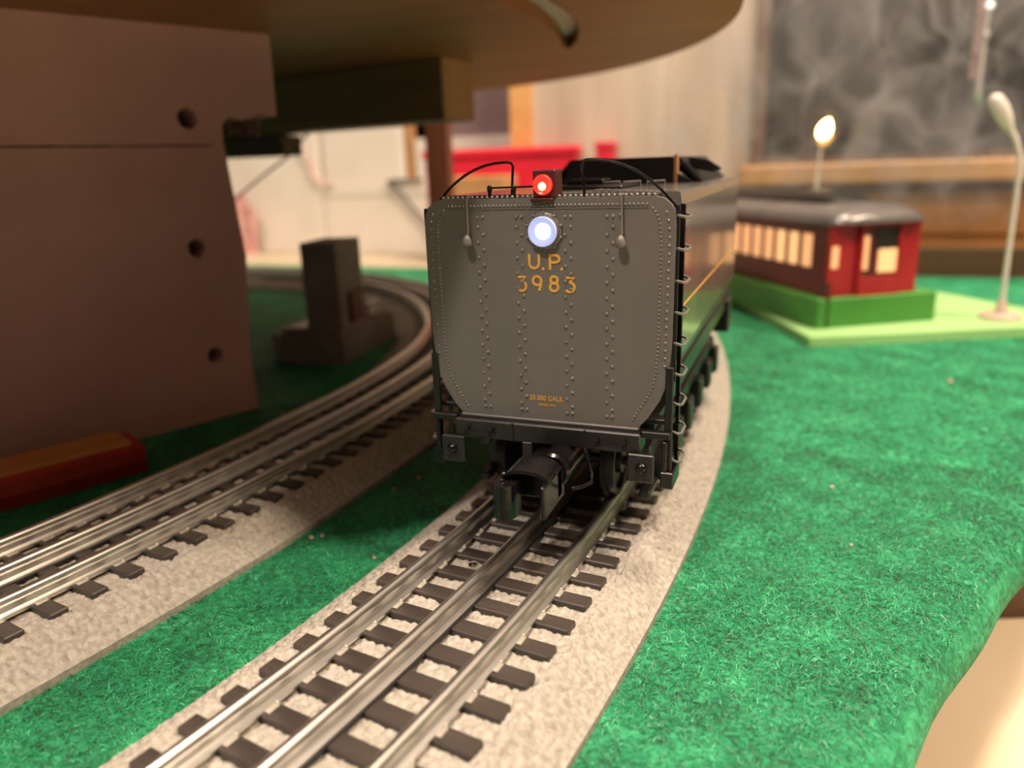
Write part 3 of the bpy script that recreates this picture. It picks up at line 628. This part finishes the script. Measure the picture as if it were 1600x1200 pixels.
put('pocket_flange', G().lathe((0.0044, -0.0135, 0.0368), (0, 1, 0), [(0, 0.0030), (0.0004, 0.0038), (0.0010, 0.0038), (0.0018, 0.0034)], 24), 'blackgloss', cp, smooth=True)
# trucks
WR = 0.0108
for ax_y in (0.028, 0.050, 0.074, 0.101, 0.128, 0.153):
    off = math.hypot(0 - C1[0], ax_y - C1[1]) - R1
    ws = put('wheelset', G().tube([(-0.021, ax_y, RAIL_TOP+WR), (0.021, ax_y, RAIL_TOP+WR)], 0.0015, 10), 'black', T)
    dx = -(math.sqrt(max(0, 0)) ) + (C1[0] + math.sqrt(R1**2 - (ax_y - C1[1])**2))
    ws.location = (dx, 0, 0)
    for sx in (-1, 1):
        put('wheel', G().lathe((sx*0.0150, ax_y, RAIL_TOP+WR), (sx, 0, 0), [(0, 0.0045), (0.0, WR+0.0011), (0.0009, WR+0.0011), (0.0011, WR), (0.0038, WR-0.0002), (0.0038, WR-0.0018), (0.0026, WR-0.0022), (0.0026, 0.004), (0.0044, 0.0038), (0.0044, 0.001)], 30), 'wheel', ws, smooth=True)
for sx in (-1, 1):
    xa, xb = sorted((sx*0.0228, sx*0.0262))
    sf = put('side_frame', G().box(xa, xb, 0.012, 0.160, 0.0330, 0.0375, bev=0.0006).box(xa, xb, 0.012, 0.160, 0.0215, 0.0240, bev=0.0006), 'sillblack', T)
    for ax_y in (0.028, 0.050, 0.074, 0.101, 0.128, 0.153):
        put('journal_box', G().box(*sorted((sx*0.0232, sx*0.0290)), ax_y-0.0042, ax_y+0.0042, 0.0225, 0.0340, bev=0.0008), 'sillblack', sf)
        put('hanger', G().box(*sorted((sx*0.0236, sx*0.0256)), ax_y+0.009, ax_y+0.0155, 0.024, 0.0335), 'black', sf)
    put('front_step', G().box(*sorted((sx*0.0270, sx*0.0335)), 0.146, 0.158, 0.0420, 0.0560, bev=0.0004), 'sillblack', T)

# ---------------------------------------------------------------- plywood deck overhead, its supports
DC = (-0.29, 0.14); DR = 0.323; DZ0, DZ1 = 0.177, 0.196
deck = thing('plywood_deck', 'round plywood deck overhanging the tracks with a crescent slot underneath', 'deck', (0, 0, 0))
slot_far = [(-0.0450, 0.095), (-0.0410, 0.125), (-0.0408, 0.153), (-0.0440, 0.185), (-0.0506, 0.2115), (-0.0600, 0.240), (-0.0715, 0.264)]
slot_near = [(-0.0725, 0.2555), (-0.0660, 0.228), (-0.0610, 0.200), (-0.0578, 0.168), (-0.0573, 0.140), (-0.0590, 0.115), (-0.0610, 0.098)]
def bool_cut(obj, cutter):
    md = obj.modifiers.new('cut', 'BOOLEAN'); md.operation = 'DIFFERENCE'; md.object = cutter; md.solver = 'EXACT'
    dg = bpy.context.evaluated_depsgraph_get(); dg.update(); me2 = bpy.data.meshes.new_from_object(obj.evaluated_get(dg))
    obj.modifiers.clear(); obj.data = me2; bpy.data.objects.remove(cutter)
nd = 160
dp = put('deck_panel', G().prism([(DC[0]+DR*math.cos(2*math.pi*k/nd), DC[1]+DR*math.sin(2*math.pi*k/nd)) for k in range(nd)], DZ0, DZ1), 'ply', deck)
cut = put('cutter', G().prism(slot_far + slot_near, DZ0-0.01, DZ0+0.008), 'ply'); bool_cut(dp, cut)
put('pale_slot_stand_in', G().prism([(x*0.995-0.0002, y) for x, y in slot_far + slot_near], DZ0+0.0060, DZ0+0.0078), 'lampwhite', deck)  # pale plate added to stand for the brightness seen up through the slot
bd = thing('support_beam', 'square pine beam under the plywood deck with pale sawn end', 'beam', (-0.1452, 0.249, 0.142), math.atan2(-0.218, 0.976))
put('beam_body', G().box(-0.40, -0.0015, 0.0, 0.031, 0.0, 0.0350, bev=0.0005), 'beam', bd)
put('sawn_end', G().box(-0.0015, 0.0, 0.0004, 0.0306, 0.0004, 0.0346), 'endgrain', bd)
put('wood_block', G().box(-0.38, -0.303, 0.300, 0.325, 0.127, 0.1415, bev=0.001), 'darkwood', label='short dark wooden block hanging below the pine beam behind the foam board', category='block')
pst = put('deck_post', G().box(-0.0105, 0.0105, -0.0105, 0.0105, 0.0, 0.176, bev=0.0006), 'post', label='dark stained square post standing behind the tender below the deck', category='post')
pst.location = (-0.266, 0.486, 0.0); pst.rotation_euler = (0, 0, math.radians(12))

# pink foam board: outline in board coordinates (along, z)
BA = Vector((-0.2385, 0.0071)); BD = Vector((0.4208, 0.9072)).normalized()
L1 = 0.1129
prof = [(-0.42, 0.0), (L1, 0.0), (L1-0.0008, 0.03), (L1+0.0035, 0.0764), (L1+0.0012, 0.105), (L1-0.0005, 0.1279), (L1+0.0000, 0.1364), (L1+0.004, 0.1400), (L1+0.011, 0.1385), (L1+0.018, 0.1412), (L1+0.0276, 0.1405), (L1+0.0283, 0.1768), (-0.42, 0.1768)]
foam = thing('foam_board', 'pink insulation foam board standing upright under the deck with three drilled holes', 'foam board', (BA.x, BA.y, 0), math.atan2(BD.y, BD.x))
fb = put('foam_panel', G().extr_y([(a, z) for a, z in prof], 0.0, 0.024), 'foam', foam)
for a, z, rr in ((0.0975, 0.1388, 0.0046), (0.0934, 0.0822, 0.0042), (0.0950, 0.0312, 0.0040)):
    c = put('cutter', G().lathe((a, -0.005, z), (0, 1, 0), [(0, rr), (0.005, rr), (0.0065, rr*0.93), (0.022, rr*0.93)], 20), 'foamdark', foam); bool_cut(fb, c)
    put('hole_bottom', G().lathe((a, 0.0155, z), (0, 1, 0), [(0, rr*0.9), (0.001, rr*0.9)], 16), 'foamdark', foam)
put('score_line', G().box(-0.30, L1-0.006, -0.0003, 0.0, 0.1268, 0.1276), 'foamdark', foam)
tg = G()
for k in range(26):
    a = L1 + random.uniform(-0.001, 0.024); z = 0.1385 + random.uniform(-0.006, 0.001) ; r = random.uniform(0.0012, 0.003)
    tg.dome((a, 0.006+random.uniform(0, 0.012), z), (random.uniform(-1, 1), -1, random.uniform(-1, 0.5)), r, r*0.8, 7, 3)
put('torn_edge', tg, 'foamdark', foam, smooth=True)

# red bar lying on the carpet
bar = thing('wooden_bar', 'red painted wooden bar with bare orange top lying before the foam board', 'bar', (-0.1795, 0.0265, 0), math.atan2(0.907, 0.42))
bp_ = [(-0.001, 0.0), (0.0016, 0.0008), (0.0030, 0.007), (0.0020, 0.0125), (0.0008, 0.014)]
put('bar_body', G().extr_x([(0.0, 0.0), (0.0200, 0.0), (0.0205, 0.0128), (0.0, 0.0128), (-0.0018, 0.0110), (-0.0022, 0.006)], -0.32, 0.0), 'redpaint', bar)
put('bar_top', G().extr_x([(0.0006, 0.0128), (0.0200, 0.0128), (0.0195, 0.0141), (0.0014, 0.0141)], -0.32, -0.004), 'orangewood', bar)

# ---------------------------------------------------------------- grey lineside block with an upright
gb = thing('trackside_block', 'grey plastic block with upright tower on the carpet inside the curve', 'accessory', (-0.1969, 0.1978, 0.0), math.atan2(0.0813, -0.0097) - math.pi/2)
put('block_base', G().prism([(0.0, 0.0), (-0.010, -0.0035), (-0.044, 0.0), (-0.052, 0.006), (-0.052, 0.078), (-0.006, 0.083), (0.0, 0.079)], 0.0, 0.0175), 'greyblock', gb)
put('base_ledge', G().prism([(-0.003, 0.003), (-0.043, 0.004), (-0.048, 0.010), (-0.048, 0.074), (-0.007, 0.079), (-0.003, 0.076)], 0.0175, 0.0200), 'greyblock', gb)
put('tower', G().prism([(-0.0020, 0.0045), (-0.0245, 0.0030), (-0.0270, 0.0400), (-0.0045, 0.0430)], 0.0200, 0.0735), 'greyblock', gb)
put('red_panel', G().prism([(-0.0030, 0.018), (-0.0010, 0.018), (-0.0020, 0.036), (-0.0040, 0.036)], 0.0230, 0.0420), 'darkred', gb)
put('bright_strip', G().box(-0.041, -0.030, 0.008, 0.050, 0.0200, 0.0212, bev=0.0004), 'lampwhite', gb)
put('bright_strip', G().box(-0.010, -0.006, 0.052, 0.070, 0.0200, 0.0290, bev=0.0004), 'lampwhite', gb)

# ---------------------------------------------------------------- background goods
def carton(label, x0, x1, y0, y1, z0, z1, mat, flap=True):
    t = thing('carton', label, 'box', (x0, y0, z0))
    put('carton_body', G().box(0, x1-x0, 0, y1-y0, 0, z1-z0, bev=0.002), mat, t)
    if flap: put('lid_flap', G().box(0.001, x1-x0-0.001, -0.0012, 0.0, z1-z0-0.018, z1-z0-0.001), mat, t)
    return t
carton('white carton at the left of the three, behind the foam board', -0.96, -0.612, 0.79, 1.02, -0.002, 0.196, 'white')
carton('white carton lying lowest beside the dark post', -0.610, -0.405, 0.79, 1.00, -0.002, 0.0985, 'white')
carton('white carton stacked on another white carton under the beam', -0.608, -0.475, 0.795, 1.00, 0.0985, 0.215, 'white')
carton('brown cardboard carton on the white cartons beside the dark post', -0.473, -0.405, 0.80, 0.98, 0.0985, 0.215, 'kraft', False)
rb = thing('storage_box', 'bright red plastic box on the shelf behind the tender', 'box', (-0.400, 0.715, -0.002))
put('box_body', G().box(0, 0.200, 0, 0.020, 0.0, 0.128, bev=0.002), 'red', rb); put('box_lid', G().box(-0.003, 0.203, -0.003, 0.022, 0.128, 0.138, bev=0.002), 'red', rb)
rb2 = thing('storage_box', 'small narrow red box against the pale wall right of the larger red box', 'box', (-0.176, 0.715, -0.002))
put('box_body', G().box(0, 0.020, 0, 0.024, 0.0, 0.132, bev=0.002), 'red', rb2); put('box_lid', G().box(-0.001, 0.021, -0.001, 0.025, 0.132, 0.140, bev=0.001), 'red', rb2)
carton('low brown cardboard carton in front of the red box', -0.355, -0.270, 0.665, 0.705, -0.002, 0.1045, 'kraft', False)
pp = thing('leaning_panel', 'mauve grey panel with white lower strip leaning behind the red box', 'panel', (-0.455, 0.80, -0.002))
put('upper_sheet', G().box(0, 0.160, 0, 0.010, 0.157, 0.36), 'purple', pp); put('lower_sheet', G().box(0, 0.160, -0.004, 0.012, 0.0, 0.157), 'white', pp)

# wires
def wire(label, pts, r, mat='wire'):
    P = [Vector(p) for p in pts]; out = []
    for i in range(len(P)-1):
        p0 = P[max(i-1, 0)]; p1 = P[i]; p2 = P[i+1]; p3 = P[min(i+2, len(P)-1)]
        for k in range(6):
            t = k/6; out.append(0.5*((2*p1) + (p2-p0)*t + (2*p0-5*p1+4*p2-p3)*t*t + (3*p1-p0-3*p2+p3)*t**3))
    out.append(P[-1])
    return put('wire', G().tube(out, r, 6), mat, smooth=True, label=label, category='wire', group='loose wires')
KINK = [(-0.642, 0.786, 0.155), (-0.6358, 0.786, 0.1465), (-0.6264, 0.786, 0.1328), (-0.6204, 0.786, 0.1101), (-0.6027, 0.786, 0.1006), (-0.5868, 0.786, 0.0958)]
CABLE = [(-0.4405, 0.786, 0.1010), (-0.470, 0.786, 0.1005), (-0.4961, 0.786, 0.0985), (-0.4769, 0.786, 0.0846), (-0.4584, 0.786, 0.0625), (-0.4368, 0.786, 0.0403), (-0.42, 0.784, 0.018), (-0.41, 0.784, 0.0005)]
wire('thin grey wire slanting down from the beam to the pink scrap', [(-0.275, 0.30, 0.146), (-0.283, 0.30, 0.1388), (-0.2956, 0.30, 0.1281), (-0.3174, 0.30, 0.1161), (-0.3434, 0.30, 0.1017), (-0.362, 0.31, 0.094)], 0.0009)
wire('short kinked pinkish wire stuck to the white cartons', KINK, 0.0016, 'pinkscrap')
wire('grey cable drooping over the white carton beside the dark post', CABLE, 0.0024)
ps = thing('foam_scrap', 'pink foam scrap wrapped with thin wire on the shelf beside the foam board', 'scrap', (-0.733, 0.76, -0.002))
put('scrap_body', G().prism([(-0.016, -0.006), (0.014, -0.004), (0.012, 0.010), (-0.015, 0.009)], 0.0, 0.070).prism([(-0.012, -0.004), (0.006, -0.002), (0.004, 0.008), (-0.012, 0.007)], 0.070, 0.090), 'pinkscrap', ps)
put('scrap_wire', G().tube([(0.008, -0.008, 0.088), (0.019, -0.008, 0.070), (0.013, -0.009, 0.045), (0.022, -0.008, 0.022), (0.030, -0.006, 0.0025)], 0.0012, 6), 'wire', ps)

# ---------------------------------------------------------------- red passenger car diner on its green board
e1 = Vector((0.845, 0.535)).normalized(); CANG = math.atan2(e1.y, e1.x)
plate = put('scenery_board', G().prism([(0.0055, 0.4649), (0.0686, 0.3064), (0.245, 0.388), (0.158, 0.508), (0.02, 0.62), (-0.03, 0.585)], 0.0, 0.006), 'lightgreen', label='pale green board under the red passenger car', category='board')
car = thing('passenger_car', 'red passenger car with lit windows and grey roof on a green block', 'train car', (0.072, 0.3327, 0.006), CANG)
CL = 0.215  # length
put('green_block', G().box(0.0, 0.087, 0.0, CL+0.01, 0.0, 0.0195, bev=0.0006), 'blockgreen', car)
cx0, cx1, cy0 = 0.0085, 0.0735, 0.005
zb0, zb1 = 0.0195, 0.0670
cb = put('car_end', G().box(cx0, cx1, cy0, cy0+0.003, zb0, zb1, bev=0.0004).extr_y([(cx0+0.0005, zb1)] + [((cx0+cx1)/2 - 0.032*math.cos(math.pi*i/10), zb1 + 0.0065*math.sin(math.pi*i/10)) for i in range(11)] + [(cx1-0.0005, zb1)], cy0, cy0+0.003), 'carred', car)
put('car_side', G().box(cx0, cx0+0.002, cy0+0.003, CL, zb0, zb1), 'maroon', car)
put('car_side', G().box(cx1-0.002, cx1, cy0+0.003, CL, zb0, zb1), 'maroon', car)
put('car_end', G().box(cx0, cx1, CL, CL+0.003, zb0, zb1), 'carred', car)
# end vestibule with doorway
vb = put('vestibule', G().box(0.0285, 0.0310, cy0-0.003, cy0, zb0-0.004, zb1+0.002, bev=0.0003).box(0.0560, 0.0585, cy0-0.003, cy0, zb0-0.004, zb1+0.002, bev=0.0003).box(0.0310, 0.0560, cy0-0.003, cy0, zb0-0.004, zb0+0.012, bev=0.0003).box(0.0310, 0.0560, cy0-0.0028, cy0, zb1-0.003, zb1+0.003), 'carred', car)
put('door', G().box(0.0312, 0.0558, cy0-0.0012, cy0, zb0+0.011, zb1-0.002), 'maroon', vb)
put('door_header', G().box(0.0400, 0.0560, cy0-0.0018, cy0-0.0012, zb1-0.0190, zb1-0.004), 'black', vb)
put('door_window', G().box(0.0425, 0.0560, cy0-0.0022, cy0-0.0012, zb1-0.0330, zb1-0.0180, bev=0.0004), 'window_lit2', vb)
put('side_light', G().box(0.0312, 0.0355, cy0-0.0020, cy0-0.0012, zb1-0.0310, zb1-0.009, bev=0.0004), 'window_lit', vb)
put('end_window', G().box(cx0+0.0015, cx0+0.0065, cy0-0.0008, cy0, zb1-0.0290, zb1-0.0150, bev=0.0003), 'window_lit', car)
for k in range(11):
    y = 0.0245 + k*0.0165; big = k in (1, 2)
    put('side_window', G().box(cx0-0.0006, cx0, y, y+0.0105, zb0+0.0175, zb1-0.0085, bev=0.0002), 'window_lit2' if big else 'window_lit', car)
    put('side_window', G().box(cx1, cx1+0.0006, y, y+0.0105, zb0+0.0175, zb1-0.0085, bev=0.0002), 'window_lit', car)
put('corner_stair', G().prism([(0.0055, 0.000), (0.0085, 0.000), (0.0085, 0.011), (0.0055, 0.011)], 0.0000, 0.0300), 'maroon', car)
# roof: lower curved roof, rounded front, raised clerestory
def roof_pts(w, h, z, n=12): return [((cx0+cx1)/2 - w/2*math.cos(math.pi*i/n), z + h*math.sin(math.pi*i/n)**0.8) for i in range(n+1)]
vs = []; secs = [(-0.002, 0.60, 0.25), (0.001, 0.86, 0.55), (0.006, 0.97, 0.82), (0.014, 1.0, 1.0), (CL-0.01, 1.0, 1.0), (CL+0.004, 0.9, 0.6)]
for y, kw, kh in secs: vs += [(x, y, z) for x, z in roof_pts(0.0700*kw, 0.0120*kh, zb1-0.001)]
nn = 13; fs = [(i*nn+k, (i+1)*nn+k, (i+1)*nn+k+1, i*nn+k+1) for i in range(len(secs)-1) for k in range(nn-1)] + [tuple(range(nn))] + [tuple(range((len(secs)-1)*nn, len(secs)*nn))[::-1]]
put('roof', G().add(vs, fs), 'roofgrey', car, smooth=True)
vs = []; secs = [(0.030, 0.6, 0.15), (0.038, 0.9, 0.7), (0.050, 1.0, 1.0), (CL-0.03, 1.0, 1.0), (CL-0.015, 0.7, 0.4)]
for y, kw, kh in secs: vs += [(x, y, z) for x, z in roof_pts(0.034*kw, 0.0095*kh, zb1+0.0085)]
fs = [(i*nn+k, (i+1)*nn+k, (i+1)*nn+k+1, i*nn+k+1) for i in range(len(secs)-1) for k in range(nn-1)] + [tuple(range(nn))] + [tuple(range((len(secs)-1)*nn, len(secs)*nn))[::-1]]
put('clerestory', G().add(vs, fs), 'black', car, smooth=True)
put('roof_edge', G().box(cx0-0.0015, cx0+0.001, cy0, CL, zb1-0.002, zb1+0.0005).box(cx1-0.001, cx1+0.0015, cy0, CL, zb1-0.002, zb1+0.0005), 'roofgrey', car)

# ---------------------------------------------------------------- street lamps
def lamp_post(label, foot, pts, radii, head, bulb_mat, footmat):
    t = thing('street_lamp', label, 'lamp', foot, 0.0, 'miniature street lamps')
    put('foot', G().lathe((0, 0, 0), (0, 0, 1), [(0, 0.0125), (0.0022, 0.0125), (0.0030, 0.0115), (0.0032, 0.004), (0.010, 0.0028), (0.014, 0.0016)], 24), footmat, t, smooth=True)
    put('pole', G().tube(pts, radii, 10), 'lampwhite', t, smooth=True)
    return t
fx, fy, fz = 0.1862, 0.3948, 0.006
lp = lamp_post('off-white gooseneck street lamp standing on the pale green board near the frame edge', (fx, fy, fz), None or [(0, 0, 0.0), (-0.0005, 0, 0.05), (-0.001, 0, 0.095), (-0.0025, -0.0006, 0.105), (-0.006, -0.0015, 0.114), (-0.0115, -0.0035, 0.1225)], [0.0017, 0.0015, 0.0014, 0.0016, 0.002, 0.0024], None, None, 'lampbase')
put('lamp_head', G().tube([(-0.0105, -0.0032, 0.1205), (-0.0135, -0.0042, 0.1260), (-0.0175, -0.0060, 0.1325), (-0.0215, -0.0078, 0.1382), (-0.0235, -0.0086, 0.1398)], [0.0028, 0.0044, 0.0052, 0.0046, 0.0020], 14), 'lampwhite', lp, smooth=True)
put('bulb', G().dome((-0.0205, -0.0076, 0.1335), (-0.75, -0.35, -0.5), 0.0024, 0.0022, 12, 4), 'bulborange', lp, smooth=True)
lp2 = lamp_post('lit street lamp with glowing amber flame bulb behind the red passenger car', (0.066, 0.56, 0.0), [(0, 0, 0), (0.0, 0, 0.06), (0.001, 0, 0.10), (0.0025, 0, 0.1245)], [0.0013, 0.0012, 0.0011, 0.0011], None, None, 'lampbase')
dr = Vector((0.35, 0.12, 1.0)).normalized()
put('lamp_shade', G().lathe(Vector((0.0025, 0, 0.1230)), dr, [(0, 0.0025), (0.004, 0.0052), (0.008, 0.0062), (0.0095, 0.0060)], 20), 'bulbshade', lp2, smooth=True)
put('bulb', G().lathe(Vector((0.0015, -0.004, 0.1280)), dr, [(0, 0.001), (0.002, 0.0042), (0.006, 0.0056), (0.010, 0.0054), (0.014, 0.0036), (0.0175, 0.0008)], 18), 'bulb', lp2, smooth=True)

# hanging ornament before the window
ho = thing('hanging_ornament', 'thin hanging rod with bright beads in front of the dark window', 'ornament', (0.200, 0.66, 0.155))
put('rod', G().tube([(0, 0, 0.0), (-0.0006, 0, 0.045), (0.0, 0, 0.30)], 0.0016, 8), 'lampwhite', ho, smooth=True)
put('glass_strip', G().box(-0.010, -0.002, -0.001, 0.001, 0.022, 0.30, bev=0.0004), 'pinkglass', ho)
for z, r, m_ in ((0.058, 0.0028, 'lampwhite'), (0.083, 0.0030, 'bead'), (0.004, 0.0040, 'beadgreen')):
    put('bead', G().lathe((0, -0.002, z-r), (0, 0, 1), [(r-r*math.cos(a), r*math.sin(a)) for a in [math.pi*i/8 for i in range(9)]], 14), m_, ho, smooth=True)
# beige board added above the shadowed floor to catch light, crate on it
sb = thing('added_board', 'added pale beige board below the carpeted table edge', 'board', (0.0, 0.0, -0.10))
put('board_top', G().prism([(-0.25, -0.40), (0.9, -0.40), (0.9, 0.60), (0.02, 0.60)], -0.012, 0.0), 'floor', sb)
put('board_lip', G().box(0.89, 0.90, -0.40, 0.60, -0.03, -0.012), 'floor', sb)
db = thing('wooden_crate', 'dark brown wooden crate on the beige board beyond the table edge', 'crate', (0.1597, 0.188, -0.10), 0.37)
put('crate_body', G().box(0, 0.16, 0, 0.10, 0.0, 0.022, bev=0.001), 'darkwood', db)
put('crate_rim', G().box(-0.001, 0.161, -0.001, 0.101, 0.019, 0.025, bev=0.001), 'darkwood', db)

# crumbs on the carpet and a clear drop between the rails
cg = G()
for (x, y, r) in ((-0.0800, -0.0030, 0.0009), (-0.0775, -0.0008, 0.0007), (-0.0735, 0.0392, 0.0008), (-0.0695, 0.0510, 0.0009), (-0.0535, -0.0082, 0.0006), (0.0814, 0.0426, 0.0006), (0.0769, 0.0858, 0.0008), (0.1361, 0.2422, 0.0013), (-0.1728, 0.1039, 0.0012), (-0.1735, 0.0127, 0.0009)):
    cg.dome((x, y, 0.0005), (random.uniform(-0.3, 0.3), random.uniform(-0.3, 0.3), 1), r, r*1.1, 7, 3)
put('crumbs', cg, 'crumb', smooth=True, label='tiny pale crumbs scattered over the green carpet', category='crumbs', kind='stuff')
put('water_drop', G().dome((-0.0159, -0.0179, 0.0100), (0, 0, 1), 0.0014, 0.0009, 14, 5), 'drop', smooth=True, label='clear shiny drop on a tie between the rails before the tender', category='drop')

# ---------------------------------------------------------------- smoke drifting before the window
def smoke_mat():
    m = bpy.data.materials.new('drifting_smoke'); m.use_nodes = True; t = m.node_tree; N = t.nodes; L = t.links
    for n in list(N):
        if n.type == 'BSDF_PRINCIPLED': N.remove(n)
    out = [n for n in N if n.type == 'OUTPUT_MATERIAL'][0]
    tc = N.new('ShaderNodeTexCoord')
    warp = N.new('ShaderNodeTexNoise'); warp.inputs['Scale'].default_value = 9; warp.inputs['Detail'].default_value = 2
    L.new(tc.outputs['Object'], warp.inputs['Vector'])
    vm = N.new('ShaderNodeVectorMath'); vm.operation = 'MULTIPLY_ADD'; vm.inputs[1].default_value = (0.14, 0.14, 0.14)
    L.new(warp.outputs['Color'], vm.inputs[0]); L.new(tc.outputs['Object'], vm.inputs[2])
    def ridge(scale, sc, w):
        mp = N.new('ShaderNodeMapping'); mp.inputs['Scale'].default_value = sc; L.new(vm.outputs[0], mp.inputs[0])
        n = N.new('ShaderNodeTexNoise'); n.inputs['Scale'].default_value = scale; n.inputs['Detail'].default_value = 2.5; n.inputs['Roughness'].default_value = 0.5
        L.new(mp.outputs[0], n.inputs['Vector'])
        a = N.new('ShaderNodeMath'); a.operation = 'SUBTRACT'; a.inputs[1].default_value = 0.5; L.new(n.outputs['Fac'], a.inputs[0])
        b = N.new('ShaderNodeMath'); b.operation = 'ABSOLUTE'; L.new(a.outputs[0], b.inputs[0])
        c = N.new('ShaderNodeMapRange'); c.inputs['From Min'].default_value = w; c.inputs['From Max'].default_value = 0.0; L.new(b.outputs[0], c.inputs[0])
        p = N.new('ShaderNodeMath'); p.operation = 'POWER'; p.inputs[1].default_value = 2.0; L.new(c.outputs[0], p.inputs[0])
        return p
    r1 = ridge(9, (1, 0.45, 0.7), 0.045); r2 = ridge(17, (1, 0.4, 0.55), 0.05)
    big = N.new('ShaderNodeTexNoise'); big.inputs['Scale'].default_value = 11; big.inputs['Detail'].default_value = 3; L.new(vm.outputs[0], big.inputs['Vector'])
    bm = N.new('ShaderNodeMapRange'); bm.inputs['From Min'].default_value = 0.40; bm.inputs['From Max'].default_value = 0.68; L.new(big.outputs['Fac'], bm.inputs[0])
    s1 = N.new('ShaderNodeMath'); s1.operation = 'MULTIPLY_ADD'; s1.inputs[1].default_value = 0.7; L.new(r2.outputs[0], s1.inputs[0]); L.new(r1.outputs[0], s1.inputs[2])
    s2 = N.new('ShaderNodeMath'); s2.operation = 'MULTIPLY_ADD'; s2.inputs[1].default_value = 0.34; L.new(bm.outputs[0], s2.inputs[0]); L.new(s1.outputs[0], s2.inputs[2])
    s3 = N.new('ShaderNodeMath'); s3.operation = 'ADD'; s3.inputs[1].default_value = 0.0; L.new(s2.outputs[0], s3.inputs[0])
    # fade towards the bottom and the sides of the drifting cloud
    sx = N.new('ShaderNodeSeparateXYZ'); L.new(tc.outputs['Object'], sx.inputs[0])
    fz_ = N.new('ShaderNodeMapRange'); fz_.inputs['From Min'].default_value = 0.03; fz_.inputs['From Max'].default_value = 0.12; L.new(sx.outputs['Z'], fz_.inputs[0])
    fx_ = N.new('ShaderNodeMapRange'); fx_.inputs['From Min'].default_value = -0.14; fx_.inputs['From Max'].default_value = 0.02; L.new(sx.outputs['X'], fx_.inputs[0])
    q1 = N.new('ShaderNodeMath'); q1.operation = 'MULTIPLY'; L.new(s3.outputs[0], q1.inputs[0]); L.new(fz_.outputs[0], q1.inputs[1])
    q2 = N.new('ShaderNodeMath'); q2.operation = 'MULTIPLY'; L.new(q1.outputs[0], q2.inputs[0]); L.new(fx_.outputs[0], q2.inputs[1])
    q3 = N.new('ShaderNodeMath'); q3.operation = 'MULTIPLY'; q3.inputs[1].default_value = 10.5; L.new(q2.outputs[0], q3.inputs[0])
    sc_ = N.new('ShaderNodeVolumeScatter'); sc_.inputs['Color'].default_value = (0.95, 0.93, 0.92, 1); sc_.inputs['Anisotropy'].default_value = 0.0
    L.new(q3.outputs[0], sc_.inputs['Density']); L.new(sc_.outputs[0], out.inputs['Volume'])
    try: m.cycles.volume_step_rate = 0.3
    except Exception: pass
    return m
M['smoke'] = smoke_mat()
put('smoke', G().box(-0.15, 0.36, 0.56, 0.686, 0.05, 0.34), 'smoke', label='pale wisps of smoke drifting before the dark window', category='smoke', kind='stuff')
